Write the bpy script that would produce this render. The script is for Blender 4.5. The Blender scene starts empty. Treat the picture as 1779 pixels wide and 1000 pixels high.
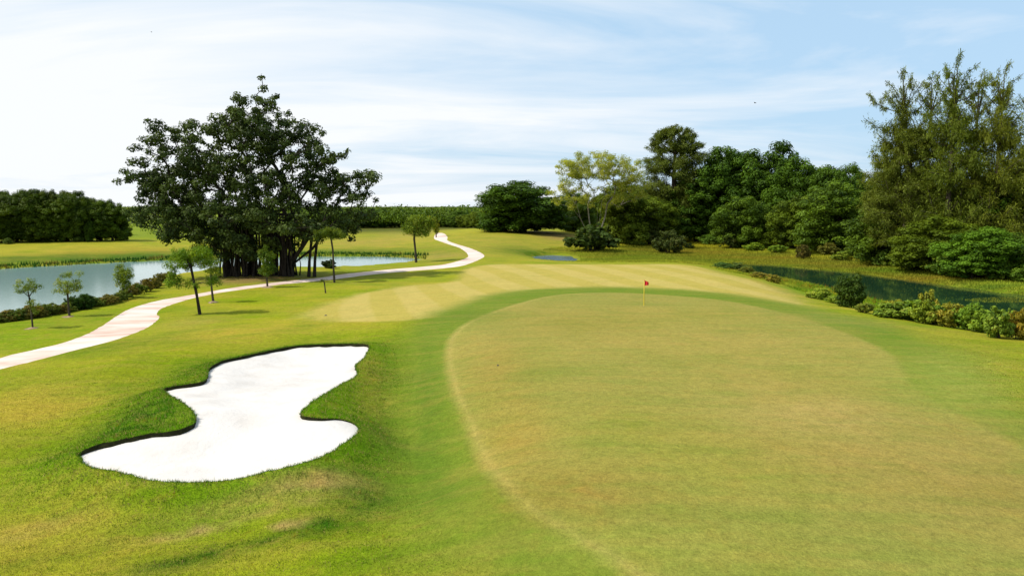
import bpy, math, random, time
import numpy as np
from mathutils import Vector
from mathutils.geometry import delaunay_2d_cdt

RNG = np.random.default_rng(7)
random.seed(7)
S = bpy.context.scene
COL = S.collection
R = math.radians

# ------------------------------------------------------------------ camera, sky, sun, exposure
F, CX, CY, CAM_H = 1300.0, 889.5, 500.0, 8.4
TH = math.atan(142.0 / F)
cam = bpy.data.objects.new('camera', bpy.data.cameras.new('camera'))
COL.objects.link(cam)
cam.location = (0, 0, CAM_H)
cam.rotation_euler = (math.pi / 2 - TH, 0, 0)
cam.data.sensor_width = 36
cam.data.lens = F / 1779 * 36
cam.data.clip_start = 0.5
cam.data.clip_end = 20000
S.camera = cam

SUN_EL, SUN_AZ = 49.0, 188.0          # azimuth of the sun, degrees counter-clockwise from +X (180 = straight left)
sun_dir = Vector((math.cos(R(SUN_EL)) * math.cos(R(SUN_AZ)), math.cos(R(SUN_EL)) * math.sin(R(SUN_AZ)), math.sin(R(SUN_EL))))
sun = bpy.data.objects.new('sun', bpy.data.lights.new('sun', 'SUN'))
COL.objects.link(sun)
sun.data.energy = 5.0
sun.data.angle = R(0.53)
sun.data.color = (1.0, 0.955, 0.87)
sun.rotation_euler = sun_dir.to_track_quat('Z', 'Y').to_euler()

W = bpy.data.worlds.new('World')
S.world = W
W.use_nodes = True
nt = W.node_tree
nt.nodes.clear()


def N(tree, t, **kw):
    n = tree.nodes.new(t)
    for k, v in kw.items():
        setattr(n, k, v)
    return n


def math_node(tree, op, a, b=None, clamp=False):
    m = N(tree, 'ShaderNodeMath', operation=op, use_clamp=clamp)
    for i, v in enumerate((a, b)):
        if v is None:
            continue
        if isinstance(v, (int, float)):
            m.inputs[i].default_value = v
        else:
            tree.links.new(v, m.inputs[i])
    return m.outputs[0]


def ramp(tree, fac, stops, interp='LINEAR'):
    r = N(tree, 'ShaderNodeValToRGB')
    r.color_ramp.interpolation = interp
    e = r.color_ramp.elements
    while len(e) < len(stops):
        e.new(0.5)
    for k, (p, c) in enumerate(stops):
        e[k].position = p
        e[k].color = (*c, 1) if len(c) == 3 else c
    tree.links.new(fac, r.inputs[0])
    return r.outputs[0]


def noise(tree, vec, scale, detail=3, rough=0.55, dist=0.0):
    n = N(tree, 'ShaderNodeTexNoise')
    n.inputs['Scale'].default_value = scale
    n.inputs['Detail'].default_value = detail
    n.inputs['Roughness'].default_value = rough
    n.inputs['Distortion'].default_value = dist
    if vec is not None:
        tree.links.new(vec, n.inputs['Vector'])
    return n.outputs['Fac']


def mapping(tree, vec, scale=(1, 1, 1), rot=(0, 0, 0), loc=(0, 0, 0)):
    m = N(tree, 'ShaderNodeMapping')
    m.inputs['Scale'].default_value = scale
    m.inputs['Rotation'].default_value = rot
    m.inputs['Location'].default_value = loc
    tree.links.new(vec, m.inputs['Vector'])
    return m.outputs[0]


def mixc(tree, fac, a, b, blend='MIX'):
    m = N(tree, 'ShaderNodeMix', data_type='RGBA', blend_type=blend)
    for sock, v in ((m.inputs[0], fac), (m.inputs[6], a), (m.inputs[7], b)):
        if isinstance(v, (int, float)):
            sock.default_value = v
        elif isinstance(v, tuple):
            sock.default_value = (*v, 1) if len(v) == 3 else v
        else:
            tree.links.new(v, sock)
    return m.outputs[2]


# sky: Nishita + thin streaky cirrus on a plane overhead
sky = N(nt, 'ShaderNodeTexSky', sky_type='NISHITA')
sky.sun_disc = False
sky.sun_elevation = R(SUN_EL)
sky.sun_rotation = math.atan2(sun_dir.x, sun_dir.y)
sky.air_density = 1.0
sky.dust_density = 1.2
sky.ozone_density = 2.0
tc = N(nt, 'ShaderNodeTexCoord')
sep = N(nt, 'ShaderNodeSeparateXYZ')
nt.links.new(tc.outputs['Generated'], sep.inputs[0])
den = math_node(nt, 'ADD', math_node(nt, 'MAXIMUM', sep.outputs[2], 0.0), 0.13)
cmb = N(nt, 'ShaderNodeCombineXYZ')
nt.links.new(math_node(nt, 'DIVIDE', sep.outputs[0], den), cmb.inputs[0])
nt.links.new(math_node(nt, 'DIVIDE', sep.outputs[1], den), cmb.inputs[1])
pl = mapping(nt, cmb.outputs[0], (0.50, 1.05, 1), (0, 0, R(-9)), (3.3, 1.7, 0))
n1 = noise(nt, pl, 0.8, 8, 0.58, 0.9)
pl2 = mapping(nt, cmb.outputs[0], (0.25, 0.55, 1), (0, 0, R(8)), (0.9, 4.2, 0))
n2 = noise(nt, pl2, 0.6, 3, 0.5, 0.2)
# thin cloud is denser towards the sun's side of the sky
side = math_node(nt, 'MULTIPLY', sep.outputs[0], -0.34)
cl = math_node(nt, 'ADD', math_node(nt, 'ADD', math_node(nt, 'MULTIPLY', n1, 0.75), math_node(nt, 'MULTIPLY', n2, 0.45)), side)
cf = ramp(nt, cl, [(0.44, (0, 0, 0)), (0.56, (0.45, 0.45, 0.45)), (0.72, (0.95, 0.95, 0.95))])
base = N(nt, 'ShaderNodeVectorMath', operation='MULTIPLY')
nt.links.new(sky.outputs[0], base.inputs[0])
base.inputs[1].default_value = (1.0, 1.0, 1.0)
# general veil of thin cirrus
veil = mixc(nt, 0.70, base.outputs[0], (6.0, 8.7, 11.3))
skyc = mixc(nt, cf, veil, (10.0, 10.2, 10.4))
bg = N(nt, 'ShaderNodeBackground')
bg.inputs['Strength'].default_value = 0.095
nt.links.new(skyc, bg.inputs[0])
wo = N(nt, 'ShaderNodeOutputWorld')
nt.links.new(bg.outputs[0], wo.inputs[0])

S.view_settings.view_transform = 'Standard'
S.view_settings.look = 'None'
S.view_settings.exposure = 0.06
S.view_settings.gamma = 1.0
S.view_settings.use_curve_mapping = False
S.cycles.max_bounces = 6
S.cycles.diffuse_bounces = 3
S.cycles.glossy_bounces = 2
S.cycles.transmission_bounces = 3
S.cycles.transparent_max_bounces = 4
S.cycles.volume_bounces = 0
S.cycles.caustics_reflective = False
S.cycles.caustics_refractive = False

# ------------------------------------------------------------------ small helpers
KL = 1 / 1.95      # sunlit picture value -> albedo


def lin(c, k=KL):
    o = []
    for v in c:
        v /= 255.0
        o.append((v / 12.92 if v <= 0.04045 else ((v + 0.055) / 1.055) ** 2.4) * k)
    return tuple(o)


def tag(o, label=None, cat=None, group=None, kind=None):
    if label:
        o['label'] = label
    if cat:
        o['category'] = cat
    if group:
        o['group'] = group
    if kind:
        o['kind'] = kind
    return o


def link(name, me, mat=None, parent=None):
    o = bpy.data.objects.new(name, me)
    COL.objects.link(o)
    if mat is not None and me is not None and not me.materials:
        me.materials.append(mat)
    if parent is not None:
        o.parent = parent
    return o


def fast_mesh(name, verts, faces, nper, smooth=False):
    """verts (n,3), faces (m,nper) arrays -> mesh"""
    verts = np.asarray(verts, np.float32)
    faces = np.asarray(faces, np.int32)
    me = bpy.data.meshes.new(name)
    me.vertices.add(len(verts))
    me.vertices.foreach_set('co', verts.ravel())
    me.loops.add(faces.size)
    me.loops.foreach_set('vertex_index', faces.ravel())
    me.polygons.add(len(faces))
    me.polygons.foreach_set('loop_start', np.arange(0, faces.size, nper, dtype=np.int32))
    if smooth:
        me.polygons.foreach_set('use_smooth', np.ones(len(faces), bool))
    me.update(calc_edges=True)
    return me


def smoothstep(a, b, x):
    t = np.clip((x - a) / (b - a), 0, 1)
    return t * t * (3 - 2 * t)


# ------------------------------------------------------------------ picture geometry -> world
def ray(px, py):
    dx, dy = (px - CX) / F, (CY - py) / F
    return np.array([dx, math.cos(TH) + dy * math.sin(TH), -math.sin(TH) + dy * math.cos(TH)])


def at_z(px, py, z):
    d = ray(px, py)
    t = (z - CAM_H) / d[2]
    return np.array([d[0] * t, d[1] * t, z])


# height control points: picture position and height of the ground there (pin = 0)
CT = [
    (1118, 531, 0), (950, 515, -.1), (1250, 520, -.1), (800, 580, -.2), (775, 650, -.25), (900, 700, .1), (1200, 700, .2),
    (1500, 700, .1), (1650, 720, -.1), (850, 850, .0), (1200, 850, .2), (1600, 850, .05), (1200, 990, .2), (1700, 980, 0), (1779, 800, -.2),
    (1000, 600, .1), (1350, 600, .1),
    (705, 640, -1.05), (690, 760, -1.15), (680, 860, -1.1), (690, 950, -.8), (745, 720, -.5), (760, 880, -.4),
    (655, 598, -.62), (645, 745, -.45), (410, 850, -.95), (125, 790, -1.0), (350, 630, -.85), (262, 672, -.65), (235, 715, -.25), (595, 697, -.05), (660, 700, -.6),
    (560, 585, -.8), (450, 600, -.85), (500, 870, -.8),
    (50, 850, -1.3), (250, 900, -1.15), (300, 985, -1.1), (20, 980, -1.4), (560, 960, -.85), (640, 850, -.85),
    (0, 720, -1.6), (100, 680, -1.45), (200, 630, -1.35), (100, 600, -1.85), (0, 632, -2.0), (250, 560, -1.75), (350, 543, -1.65), (450, 560, -1.35),
    (500, 500, -1.7), (580, 490, -1.7), (55, 570, -2.05), (120, 550, -2.05), (30, 562, -2.1), (200, 515, -2.1), (290, 492, -2.1),
    (-200, 600, -2.1), (-200, 700, -1.8), (-200, 900, -1.5),
    (430, 477, -1.6), (540, 480, -1.8), (400, 490, -1.7), (340, 500, -1.9),
    (620, 476, -1.9), (700, 468, -1.9), (780, 460, -1.6), (840, 446, -1.2), (800, 428, -.8), (765, 408, 0.0),
    (850, 398, .55), (800, 399, .45), (920, 400, .45), (980, 404, .0), (900, 420, -.5), (880, 440, -1.5), (960, 430, -1.7),
    (0, 456, -2.2), (120, 450, -2.2), (240, 446, -2.2), (0, 440, -1.8), (100, 428, -1.2), (200, 420, -.9), (300, 420, -1.1), (-200, 440, -1.7), (-200, 425, -1.0),
    (450, 430, -1.9), (600, 430, -1.9), (650, 412, -1.6), (720, 412, -1.6), (540, 415, -1.6), (400, 415, -1.4), (720, 436, -2.0),
    (540, 550, -1.3), (650, 530, -1.05), (750, 520, -.75), (760, 482, -1.3), (850, 464, -1.2), (1000, 459, -.85), (1100, 459, -.78), (1200, 460, -.78),
    (1300, 484, -.75), (1400, 527, -.55), (1500, 539, -.65), (1600, 562, -.6), (1779, 590, -.5), (900, 490, -.7), (1100, 490, -.6), (1250, 497, -.55), (1900, 610, -.5),
    (1000, 451, -2.3), (1100, 449, -2.4), (1200, 452, -2.4), (1300, 476, -2.4), (1400, 503, -2.4), (1500, 520, -2.4), (1600, 548, -2.3), (1779, 574, -2.2), (1930, 600, -2.2),
    (1200, 425, -2.2), (1300, 436, -2.2), (1400, 448, -2.2), (1500, 455, -2.2), (1600, 475, -2.2), (1779, 500, -2.1), (1950, 515, -2.1),
    (1779, 482, -1.8), (1600, 455, -1.8), (1400, 430, -1.8), (1200, 415, -1.8), (1030, 434, -2.0), (1100, 418, -1.9), (1950, 490, -1.8),
]
ctrl = [at_z(*c) for c in CT]
for az in range(-70, 71, 14):
    for rr, zz in ((420, -2.4), (800, -3.0), (2000, -3.2), (6000, -3.2)):
        ctrl.append(np.array([math.sin(R(az)) * rr, math.cos(R(az)) * rr, zz]))
for az in (100, 140, 180, 220, 260):
    for rr, zz in ((25, -.4), (150, -1.0), (1000, -2), (6000, -3.2)):
        ctrl.append(np.array([math.sin(R(az)) * rr, math.cos(R(az)) * rr, zz]))
ctrl = np.array(ctrl)


def warp(p):
    r = np.linalg.norm(p, axis=1, keepdims=True) + 1e-6
    return p / r * np.log1p(r / 30.0)


def _tpsk(d2):
    return 0.5 * d2 * np.log(d2 + 1e-12)


_cw = warp(ctrl[:, :2])
_n = len(_cw)
_K = _tpsk(((_cw[:, None] - _cw[None]) ** 2).sum(-1)) + np.eye(_n) * 2e-4
_P = np.c_[np.ones(_n), _cw]
_A = np.block([[_K, _P], [_P.T, np.zeros((3, 3))]])
_w = np.linalg.solve(_A, np.r_[ctrl[:, 2], 0, 0, 0])


def tps(p):
    q = warp(p)
    out = np.empty(len(q))
    for i in range(0, len(q), 20000):
        b = q[i:i + 20000]
        k = _tpsk(((b[:, None] - _cw[None]) ** 2).sum(-1))
        out[i:i + 20000] = k @ _w[:_n] + _w[_n] + b @ _w[_n + 1:]
    return out


def inside(poly, p):
    x, y = p[:, 0], p[:, 1]
    c = np.zeros(len(p), bool)
    x0, y0 = poly[-1]
    for x1, y1 in poly:
        cond = (y1 > y) != (y0 > y)
        if cond.any():
            xi = (x0 - x1) * (y - y1) / (y0 - y1 + 1e-12) + x1
            c ^= cond & (x < xi)
        x0, y0 = x1, y1
    return c


def sdist(poly, p, closed=True, maxd=None):
    """signed distance, positive inside"""
    out = np.full(len(p), 1e9)
    a = poly
    b = np.roll(poly, -1, 0) if closed else poly[1:]
    a = a[:len(b)]
    lo, hi = poly.min(0), poly.max(0)
    pad = 30.0 if maxd is None else maxd
    sel = np.where(((p > lo - pad) & (p < hi + pad)).all(1))[0]
    for i in range(0, len(sel), 8000):
        q = p[sel[i:i + 8000]]
        ab = b - a
        t = np.clip(((q[:, None] - a) * ab).sum(-1) / ((ab ** 2).sum(-1) + 1e-12), 0, 1)
        d = np.linalg.norm(q[:, None] - (a + t[..., None] * ab), axis=-1).min(1)
        out[sel[i:i + 8000]] = d
    if closed:
        ins = np.zeros(len(p), bool)
        ins[sel] = inside(poly, p[sel])
        out = np.where(ins, out, -out)
    return out


def smooth_poly(pts, step, closed=True):
    pts = np.asarray(pts, float)
    n = len(pts)
    out = []
    for i in range(n if closed else n - 1):
        if closed:
            p0, p1, p2, p3 = pts[i - 1], pts[i], pts[(i + 1) % n], pts[(i + 2) % n]
        else:
            p0, p1, p2, p3 = pts[max(i - 1, 0)], pts[i], pts[i + 1], pts[min(i + 2, n - 1)]
        m = max(1, int(np.linalg.norm(p2 - p1) / step))
        for k in range(m):
            t = k / m
            out.append(0.5 * (2 * p1 + (p2 - p0) * t + (2 * p0 - 5 * p1 + 4 * p2 - p3) * t * t + (3 * p1 - p0 - 3 * p2 + p3) * t ** 3))
    if not closed:
        out.append(pts[-1])
    return np.array(out)


WATER = -2.6
lake_px = [(-260, 618), (0, 554), (64, 547), (96, 541), (142, 530), (172, 525), (210, 516), (240, 505), (290, 485), (390, 468), (460, 464), (520, 468), (620, 464.5), (700, 460), (738, 455.5),
           (746, 452.5), (700, 446.5), (600, 445), (515, 446), (400, 448), (240, 454), (120, 460), (0, 467), (-260, 482)]
LAKE = smooth_poly([at_z(x, y, WATER)[:2] for x, y in lake_px], 4.0)
pond_px = [(918, 447), (940, 443.5), (985, 444), (1003, 449), (1000, 456), (975, 458.5), (935, 455)]
POND = smooth_poly([at_z(x, y, WATER)[:2] for x, y in pond_px], 2.0)
marsh_px = [(1262, 463), (1320, 459), (1400, 466), (1480, 473), (1560, 484), (1660, 497), (1779, 512), (1960, 534), (1960, 600), (1779, 566), (1640, 546), (1540, 527),
            (1460, 508), (1380, 488), (1300, 474)]
MARSH = smooth_poly([at_z(x, y, WATER)[:2] for x, y in marsh_px], 3.0)
WATERS = [LAKE, POND, MARSH]


def ground(p):
    p = np.atleast_2d(np.asarray(p, float))[:, :2]
    z = tps(p)
    for w, steep in ((LAKE, .12), (POND, .1), (MARSH, .12)):
        d = sdist(w, p, True, 12.0)
        z = np.where(d > 0, WATER - .08 - np.minimum(d * steep, 1.2), z)
        o = -d
        band = (o >= 0) & (o < 12)
        floor_ = WATER + .10 + .02 * np.minimum(o, 8)
        z = np.where(band, np.maximum(z, floor_), z)
    # beyond the golf course nothing rises to the eye: keep it low and gentle
    return z


def gz(x, y):
    return float(ground([[x, y]])[0])


_T = np.concatenate([np.linspace(10, 160, 150), np.geomspace(161.5, 3000, 110)])


def at(px, py):
    d = ray(px, py)
    P = d[None] * _T[:, None] + np.array([0, 0, CAM_H])
    z = ground(P[:, :2])
    below = np.where(P[:, 2] < z)[0]
    if len(below) == 0:
        q = P[-1]
        return np.array([q[0], q[1], z[-1]])
    i = max(below[0], 1)
    a, b = P[i - 1, 2] - z[i - 1], P[i, 2] - z[i]
    f = a / (a - b)
    q = P[i - 1] * (1 - f) + P[i] * f
    return np.array([q[0], q[1], gz(q[0], q[1])])


def at_many(pts):
    return np.array([at(x, y) for x, y in pts])


# ------------------------------------------------------------------ outlines on the ground
bunker_px = [(585, 597), (623, 597), (637, 598), (642, 604), (633, 620), (619, 634), (620, 651), (593, 666), (564, 683), (535, 702), (523, 714), (526, 721), (551, 725),
             (581, 726), (606, 731), (624, 743), (614, 758), (589, 775), (556, 794), (514, 809), (463, 821), (413, 831), (362, 835), (312, 837), (262, 835), (228, 826),
             (186, 815), (152, 809), (140, 796), (136, 786), (165, 773), (207, 763), (253, 752), (295, 747), (325, 739), (339, 727), (335, 712), (320, 700), (295, 685),
             (281, 674), (304, 668), (333, 664), (354, 660), (360, 649), (362, 639), (383, 627), (421, 618), (472, 607), (522, 600)]
BUNKER = smooth_poly(at_many(bunker_px)[:, :2], 0.22)
BUNKER = BUNKER + np.random.default_rng(3).normal(size=BUNKER.shape) * .022
green_px = [(776, 600), (790, 575), (820, 556), (860, 540), (905, 526), (950, 515), (1010, 509), (1090, 509), (1180, 514), (1270, 524), (1360, 543), (1450, 571), (1530, 605),
            (1563, 632), (1578, 662), (1612, 690), (1680, 728), (1779, 778), (2000, 900), (2000, 1180), (1500, 1180), (1180, 1120), (1090, 1000), (1010, 948), (940, 908), (888, 866), (850, 822),
            (826, 780), (808, 730), (786, 680), (776, 640)]
green_w = [at(x, y)[:2] if y < 1010 else at_z(x, y, 0)[:2] for x, y in green_px]
GREEN = smooth_poly(green_w, 0.5)
fringe_px = [(720, 640), (722, 590), (742, 560), (800, 533), (868, 511), (950, 502), (1080, 500), (1230, 508), (1360, 527), (1460, 550), (1560, 578), (1640, 615), (1690, 660), (1779, 722), (2040, 860),
             (2040, 1260), (1000, 1260), (880, 1000), (800, 945), (735, 880), (715, 800), (712, 720)]
FRINGE = smooth_poly([at(x, y)[:2] if y < 1010 else at_z(x, y, 0)[:2] for x, y in fringe_px], 0.6)
fair_px = [(528, 547), (560, 531), (620, 512), (700, 497), (770, 491), (800, 484), (800, 474), (818, 464), (860, 458.5), (940, 459), (1050, 459.5), (1200, 461), (1300, 485), (1360, 508), (1398, 528), (1412, 540),
           (1330, 532), (1220, 516), (1080, 505), (940, 508), (850, 520), (790, 543), (720, 556), (640, 559), (560, 558)]
FAIR = smooth_poly(at_many(fair_px)[:, :2], 0.8)
path_lo = [(-180, 690), (0, 641), (60, 626), (130, 608), (200, 590), (250, 571), (271, 557), (277, 549), (272, 545), (284, 534), (330, 519), (380, 509), (440, 500.5), (500, 493), (580, 485), (640, 477.5), (700, 471.5), (780, 464.5), (815, 457.5),
           (841, 445.5), (830, 436.5), (800, 426), (778, 418), (777, 411), (768, 404.5)]
path_up = [(-180, 668), (0, 621), (60, 607), (110, 595), (150, 580), (180, 564), (210, 545), (235, 533), (280, 521), (340, 511), (400, 500.5), (450, 494), (500, 488), (560, 482), (600, 476), (680, 467.5), (740, 462.5), (780, 457.5),
           (810, 448), (812, 441), (800, 431.5), (770, 421), (755, 415), (755, 409), (757, 404.5)]
def _rag(p, sd):
    r = np.random.default_rng(sd)
    return p + r.normal(size=p.shape) * .03


PATH = np.concatenate([_rag(smooth_poly(at_many(path_lo)[:, :2], 0.6, False), 1), _rag(smooth_poly(at_many(path_up)[:, :2], 0.6, False), 2)[::-1]])

# ------------------------------------------------------------------ ground mesh: one triangulation, cut along the outlines
cam_xy = np.zeros(2)


def jgrid(x0, x1, y0, y1, s):
    gx, gy = np.meshgrid(np.arange(x0, x1, s), np.arange(y0, y1, s))
    p = np.c_[gx.ravel(), gy.ravel()]
    return p + RNG.uniform(-.22, .22, p.shape) * s


pts = [jgrid(-45, 48, 9, 62, 0.5)]
g = jgrid(-110, 110, -20, 210, 1.7)
pts.append(g[~((g[:, 0] > -45) & (g[:, 0] < 48) & (g[:, 1] > 9) & (g[:, 1] < 62))])
g = jgrid(-420, 420, -200, 520, 9)
pts.append(g[~((np.abs(g[:, 0]) < 110) & (g[:, 1] > -20) & (g[:, 1] < 210))])
g = jgrid(-3000, 3000, -1500, 4000, 90)
pts.append(g[~((np.abs(g[:, 0]) < 420) & (g[:, 1] > -200) & (g[:, 1] < 520))])
g = jgrid(-12000, 12000, -6000, 14000, 800)
pts.append(g[~((np.abs(g[:, 0]) < 3000) & (g[:, 1] > -1500) & (g[:, 1] < 4000))])


def offset(poly, d):
    t = np.roll(poly, -1, 0) - np.roll(poly, 1, 0)
    t /= np.linalg.norm(t, axis=1, keepdims=True) + 1e-9
    return poly + np.c_[-t[:, 1], t[:, 0]] * d


for po in (GREEN,):
    for d in (-.5, -.25, .25, .5):
        pts.append(offset(po, d))
for po in (BUNKER,):
    for d in (-.45, -.2, .2, .45):
        pts.append(offset(po, d))
for po in (PATH,):
    for d in (-.6, .6):
        pts.append(offset(po, d))
bulk = np.concatenate(pts)
V2, ED = [], []
for po in (BUNKER, GREEN, FRINGE, FAIR, PATH):
    b0 = len(V2)
    V2 += [tuple(v) for v in po]
    ED += [(b0 + i, b0 + (i + 1) % len(po)) for i in range(len(po))]
# keep bulk points a little away from constraint lines
keep = np.ones(len(bulk), bool)
for po, tol in ((BUNKER, .1), (GREEN, .12), (FRINGE, .2), (FAIR, .3), (PATH, .3)):
    keep &= np.abs(sdist(po, bulk, True, 1.0)) > tol
bulk = bulk[keep]
V2 += [tuple(v) for v in bulk]
res = delaunay_2d_cdt([Vector(v) for v in V2], ED, [], 0, 1e-5, False)
GV = np.array([tuple(v) for v in res[0]])
GT = np.array([f for f in res[2] if len(f) == 3], np.int32)
cen = GV[GT].mean(1)
zone = np.zeros(len(GT), int)                       # 0 rough
zone[inside(FAIR, cen)] = 1
zone[inside(PATH, cen)] = 2
zone[inside(FRINGE, cen)] = 3
zone[inside(GREEN, cen)] = 4
zone[inside(BUNKER, cen)] = 5
GZ = ground(GV)
dB = sdist(BUNKER, GV, True, 8.0)
# raised grass shoulder round the bunker
amp = .16 + .22 * smoothstep(-5.0, -10.0, GV[:, 0])
ob = np.maximum(-dB, 0)
GZ = GZ - amp * (1 - np.exp(-(ob / 1.3) ** 2)) * (1 - smoothstep(3.0, 8.0, ob))
# gentle unevenness of the rough
def wob(p, s, seed):
    r = np.random.default_rng(seed)
    o = np.zeros(len(p))
    for _ in range(7):
        a = r.uniform(0, 2 * math.pi)
        k = 2 * math.pi / (s * r.uniform(.6, 1.6))
        o += np.sin((p[:, 0] * math.cos(a) + p[:, 1] * math.sin(a)) * k + r.uniform(0, 6.28))
    return o / 7 * 1.7


dG = sdist(GREEN, GV, True, 20)
dFr = sdist(FRINGE, GV, True, 20)
dFa = sdist(FAIR, GV, True, 20)
dP = sdist(PATH, GV, True, 20)
rough_w = (1 - smoothstep(-2, 0, dFr)) * (1 - smoothstep(-2, 0, dP)) * (1 - smoothstep(-2, 1, dFa))
near = np.linalg.norm(GV, axis=1) < 200
GZ += np.where(near, wob(GV, 6.0, 3) * .05 * rough_w + wob(GV, 22, 4) * .05 * (1 - smoothstep(-1, 3, dFr)), 0)

# --- turf colours (mown height, watering, drying out, plus slope shading painted in by the bunker)
C_ROUGH = np.array(lin((170, 180, 44)))
C_LUSH = np.array(lin((100, 156, 22)))
C_DEEP = np.array(lin((50, 108, 20)))
C_DRY = np.array(lin((214, 186, 84)))
C_STRAW = np.array(lin((200, 170, 110)))
C_GREEN = np.array(lin((180, 170, 92)))
C_GREEN2 = np.array(lin((160, 166, 80)))
C_FRINGE = np.array(lin((130, 152, 58)))
C_FAIR = np.array(lin((222, 202, 118)))
C_SCRUB = np.array(lin((120, 140, 40)))
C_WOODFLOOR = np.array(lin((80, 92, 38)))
C_MARSHG = np.array(lin((146, 166, 48)))
C_ORANGE = np.array(lin((150, 106, 40)))
C_EARTH = np.array(lin((186, 140, 110)))


def lerp(a, b, w):
    return a * (1 - w[:, None]) + b * w[:, None]


def vnoise(p, s, seed):
    return .5 + .5 * np.clip(wob(p, s, seed), -1, 1)


dist = np.linalg.norm(GV, axis=1)
CV = np.tile(C_ROUGH, (len(GV), 1))
CV = lerp(CV, C_DRY, .5 * vnoise(GV, 14, 11) * (dist < 400))
CV = lerp(CV, C_LUSH, .42 * vnoise(GV, 9, 12) * (dist < 400))
# lush collar round the bunker and towards the green
dLush = np.where(dB > 0, 0, -dB)
CV = lerp(CV, C_LUSH, .85 * np.exp(-(dLush / 3.2) ** 2))


def blob(px, py, rx, ry, c, s, power=1.0):
    """an elliptical patch of turf colour, sized in metres from its extent in the picture"""
    global CV
    q = at(px, py)
    d = math.hypot(q[0], q[1])
    h = CAM_H - q[2]
    ax, ay = rx * d / F, ry * d * d / (F * h)
    u = np.array([q[0], q[1]]) / d
    rel = GV - q[:2]
    al = rel @ u
    ac = rel @ np.array([u[1], -u[0]])
    w = s * np.exp(-((ac / ax) ** 2 + (al / ay) ** 2) ** power)
    jag = .55 + .9 * vnoise(GV, max(.8, ax * .35), int(px + py))
    CV = lerp(CV, np.array(c), np.clip(w * jag, 0, 1))


blob(670, 690, 40, 110, C_DEEP, .55)  # deep green patches round the bunker also paint in the slope shading
blob(640, 850, 75, 45, C_DEEP, 1.0)
blob(560, 905, 70, 24, C_DEEP, .9)
blob(450, 930, 90, 12, C_DEEP, .6)
blob(120, 940, 120, 14, C_DEEP, .5)
blob(240, 715, 95, 34, C_DEEP, .8)
blob(310, 965, 110, 22, C_DEEP, .95)
blob(330, 640, 40, 20, C_DEEP, .4)
blob(430, 612, 130, 12, C_DEEP, .35)
blob(560, 828, 80, 13, C_STRAW, .85)
blob(420, 860, 120, 10, C_STRAW, .35)
blob(330, 905, 60, 6, C_STRAW, 1.0)
blob(60, 900, 60, 10, C_STRAW, .6)
blob(480, 870, 90, 6, C_STRAW, .5)
blob(510, 896, 40, 5, C_STRAW, .9)
blob(100, 880, 120, 50, C_DRY, .45)
blob(60, 700, 70, 40, C_DRY, .4)
blob(450, 570, 140, 16, C_DRY, .45)
blob(130, 690, 80, 14, C_DRY, .3)
blob(640, 655, 30, 50, C_DRY, .35)
blob(330, 560, 50, 8, C_STRAW, .35)
blob(620, 970, 90, 40, C_LUSH, .5)
blob(730, 975, 90, 50, lin((150, 166, 52)), .7)
blob(90, 565, 150, 20, C_LUSH, .5)
blob(200, 600, 90, 12, C_DEEP, .4)
blob(120, 432, 160, 8, lin((200, 188, 74)), .8)
blob(230, 437, 120, 4, lin((190, 160, 70)), .6)
blob(150, 448, 260, 5, C_DEEP, .9)
blob(330, 444, 160, 4, C_DEEP, .8)
blob(640, 420, 130, 8, lin((200, 176, 92)), .7)
blob(620, 438, 140, 5, C_DEEP, .7)
blob(760, 440, 40, 8, C_DEEP, .5)
blob(720, 405, 60, 5, C_STRAW, .6)
blob(860, 400, 90, 5, lin((206, 204, 70)), .7)
blob(880, 418, 110, 14, lin((188, 174, 84)), .6)
blob(920, 440, 60, 5, C_DEEP, .8)
blob(975, 408, 32, 4, C_EARTH, 1.3)
blob(440, 484, 80, 7, lin((150, 118, 88)), .9)
blob(760, 445, 60, 6, lin((190, 165, 95)), .6)
blob(1330, 505, 60, 20, lin((214, 180, 122)), .5)
# marsh and wood floor
marsh_w = smoothstep(-2.02, -2.2, GZ) * (GV[:, 0] > 8) * (dist > 60) * (dist < 300)
CV = lerp(CV, C_MARSHG, marsh_w)
CV = lerp(CV, C_ORANGE, marsh_w * .25 * vnoise(GV, 25, 21))
blob(1235, 424, 75, 8, lin((214, 200, 50)), 1.1)
blob(1385, 428, 110, 8, lin((186, 196, 52)), 1.1)
blob(1130, 424, 70, 6, lin((196, 186, 52)), 1.0)
blob(1330, 448, 130, 6, lin((164, 142, 52)), .6)
blob(1180, 436, 120, 6, lin((160, 138, 54)), .6)
blob(1480, 462, 80, 6, lin((166, 144, 54)), .6)
blob(1640, 486, 110, 6, lin((176, 140, 54)), .7)
blob(1560, 470, 60, 6, lin((120, 150, 44)), .9)
blob(1740, 494, 70, 7, lin((120, 156, 50)), 1.0)
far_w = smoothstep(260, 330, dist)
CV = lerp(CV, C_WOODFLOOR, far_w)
gap_w = smoothstep(215, 260, dist) * (GV[:, 1] > 0) * (GV[:, 0] / np.maximum(GV[:, 1], 1) > -.62) * (GV[:, 0] / np.maximum(GV[:, 1], 1) < -.25)
CV = lerp(CV, np.array(lin((140, 165, 48))), gap_w)
bankR = (GV[:, 0] > 20) * smoothstep(-1.1, -1.6, GZ) * (dist < 100)
CV = lerp(CV, C_LUSH, .8 * bankR)
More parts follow.
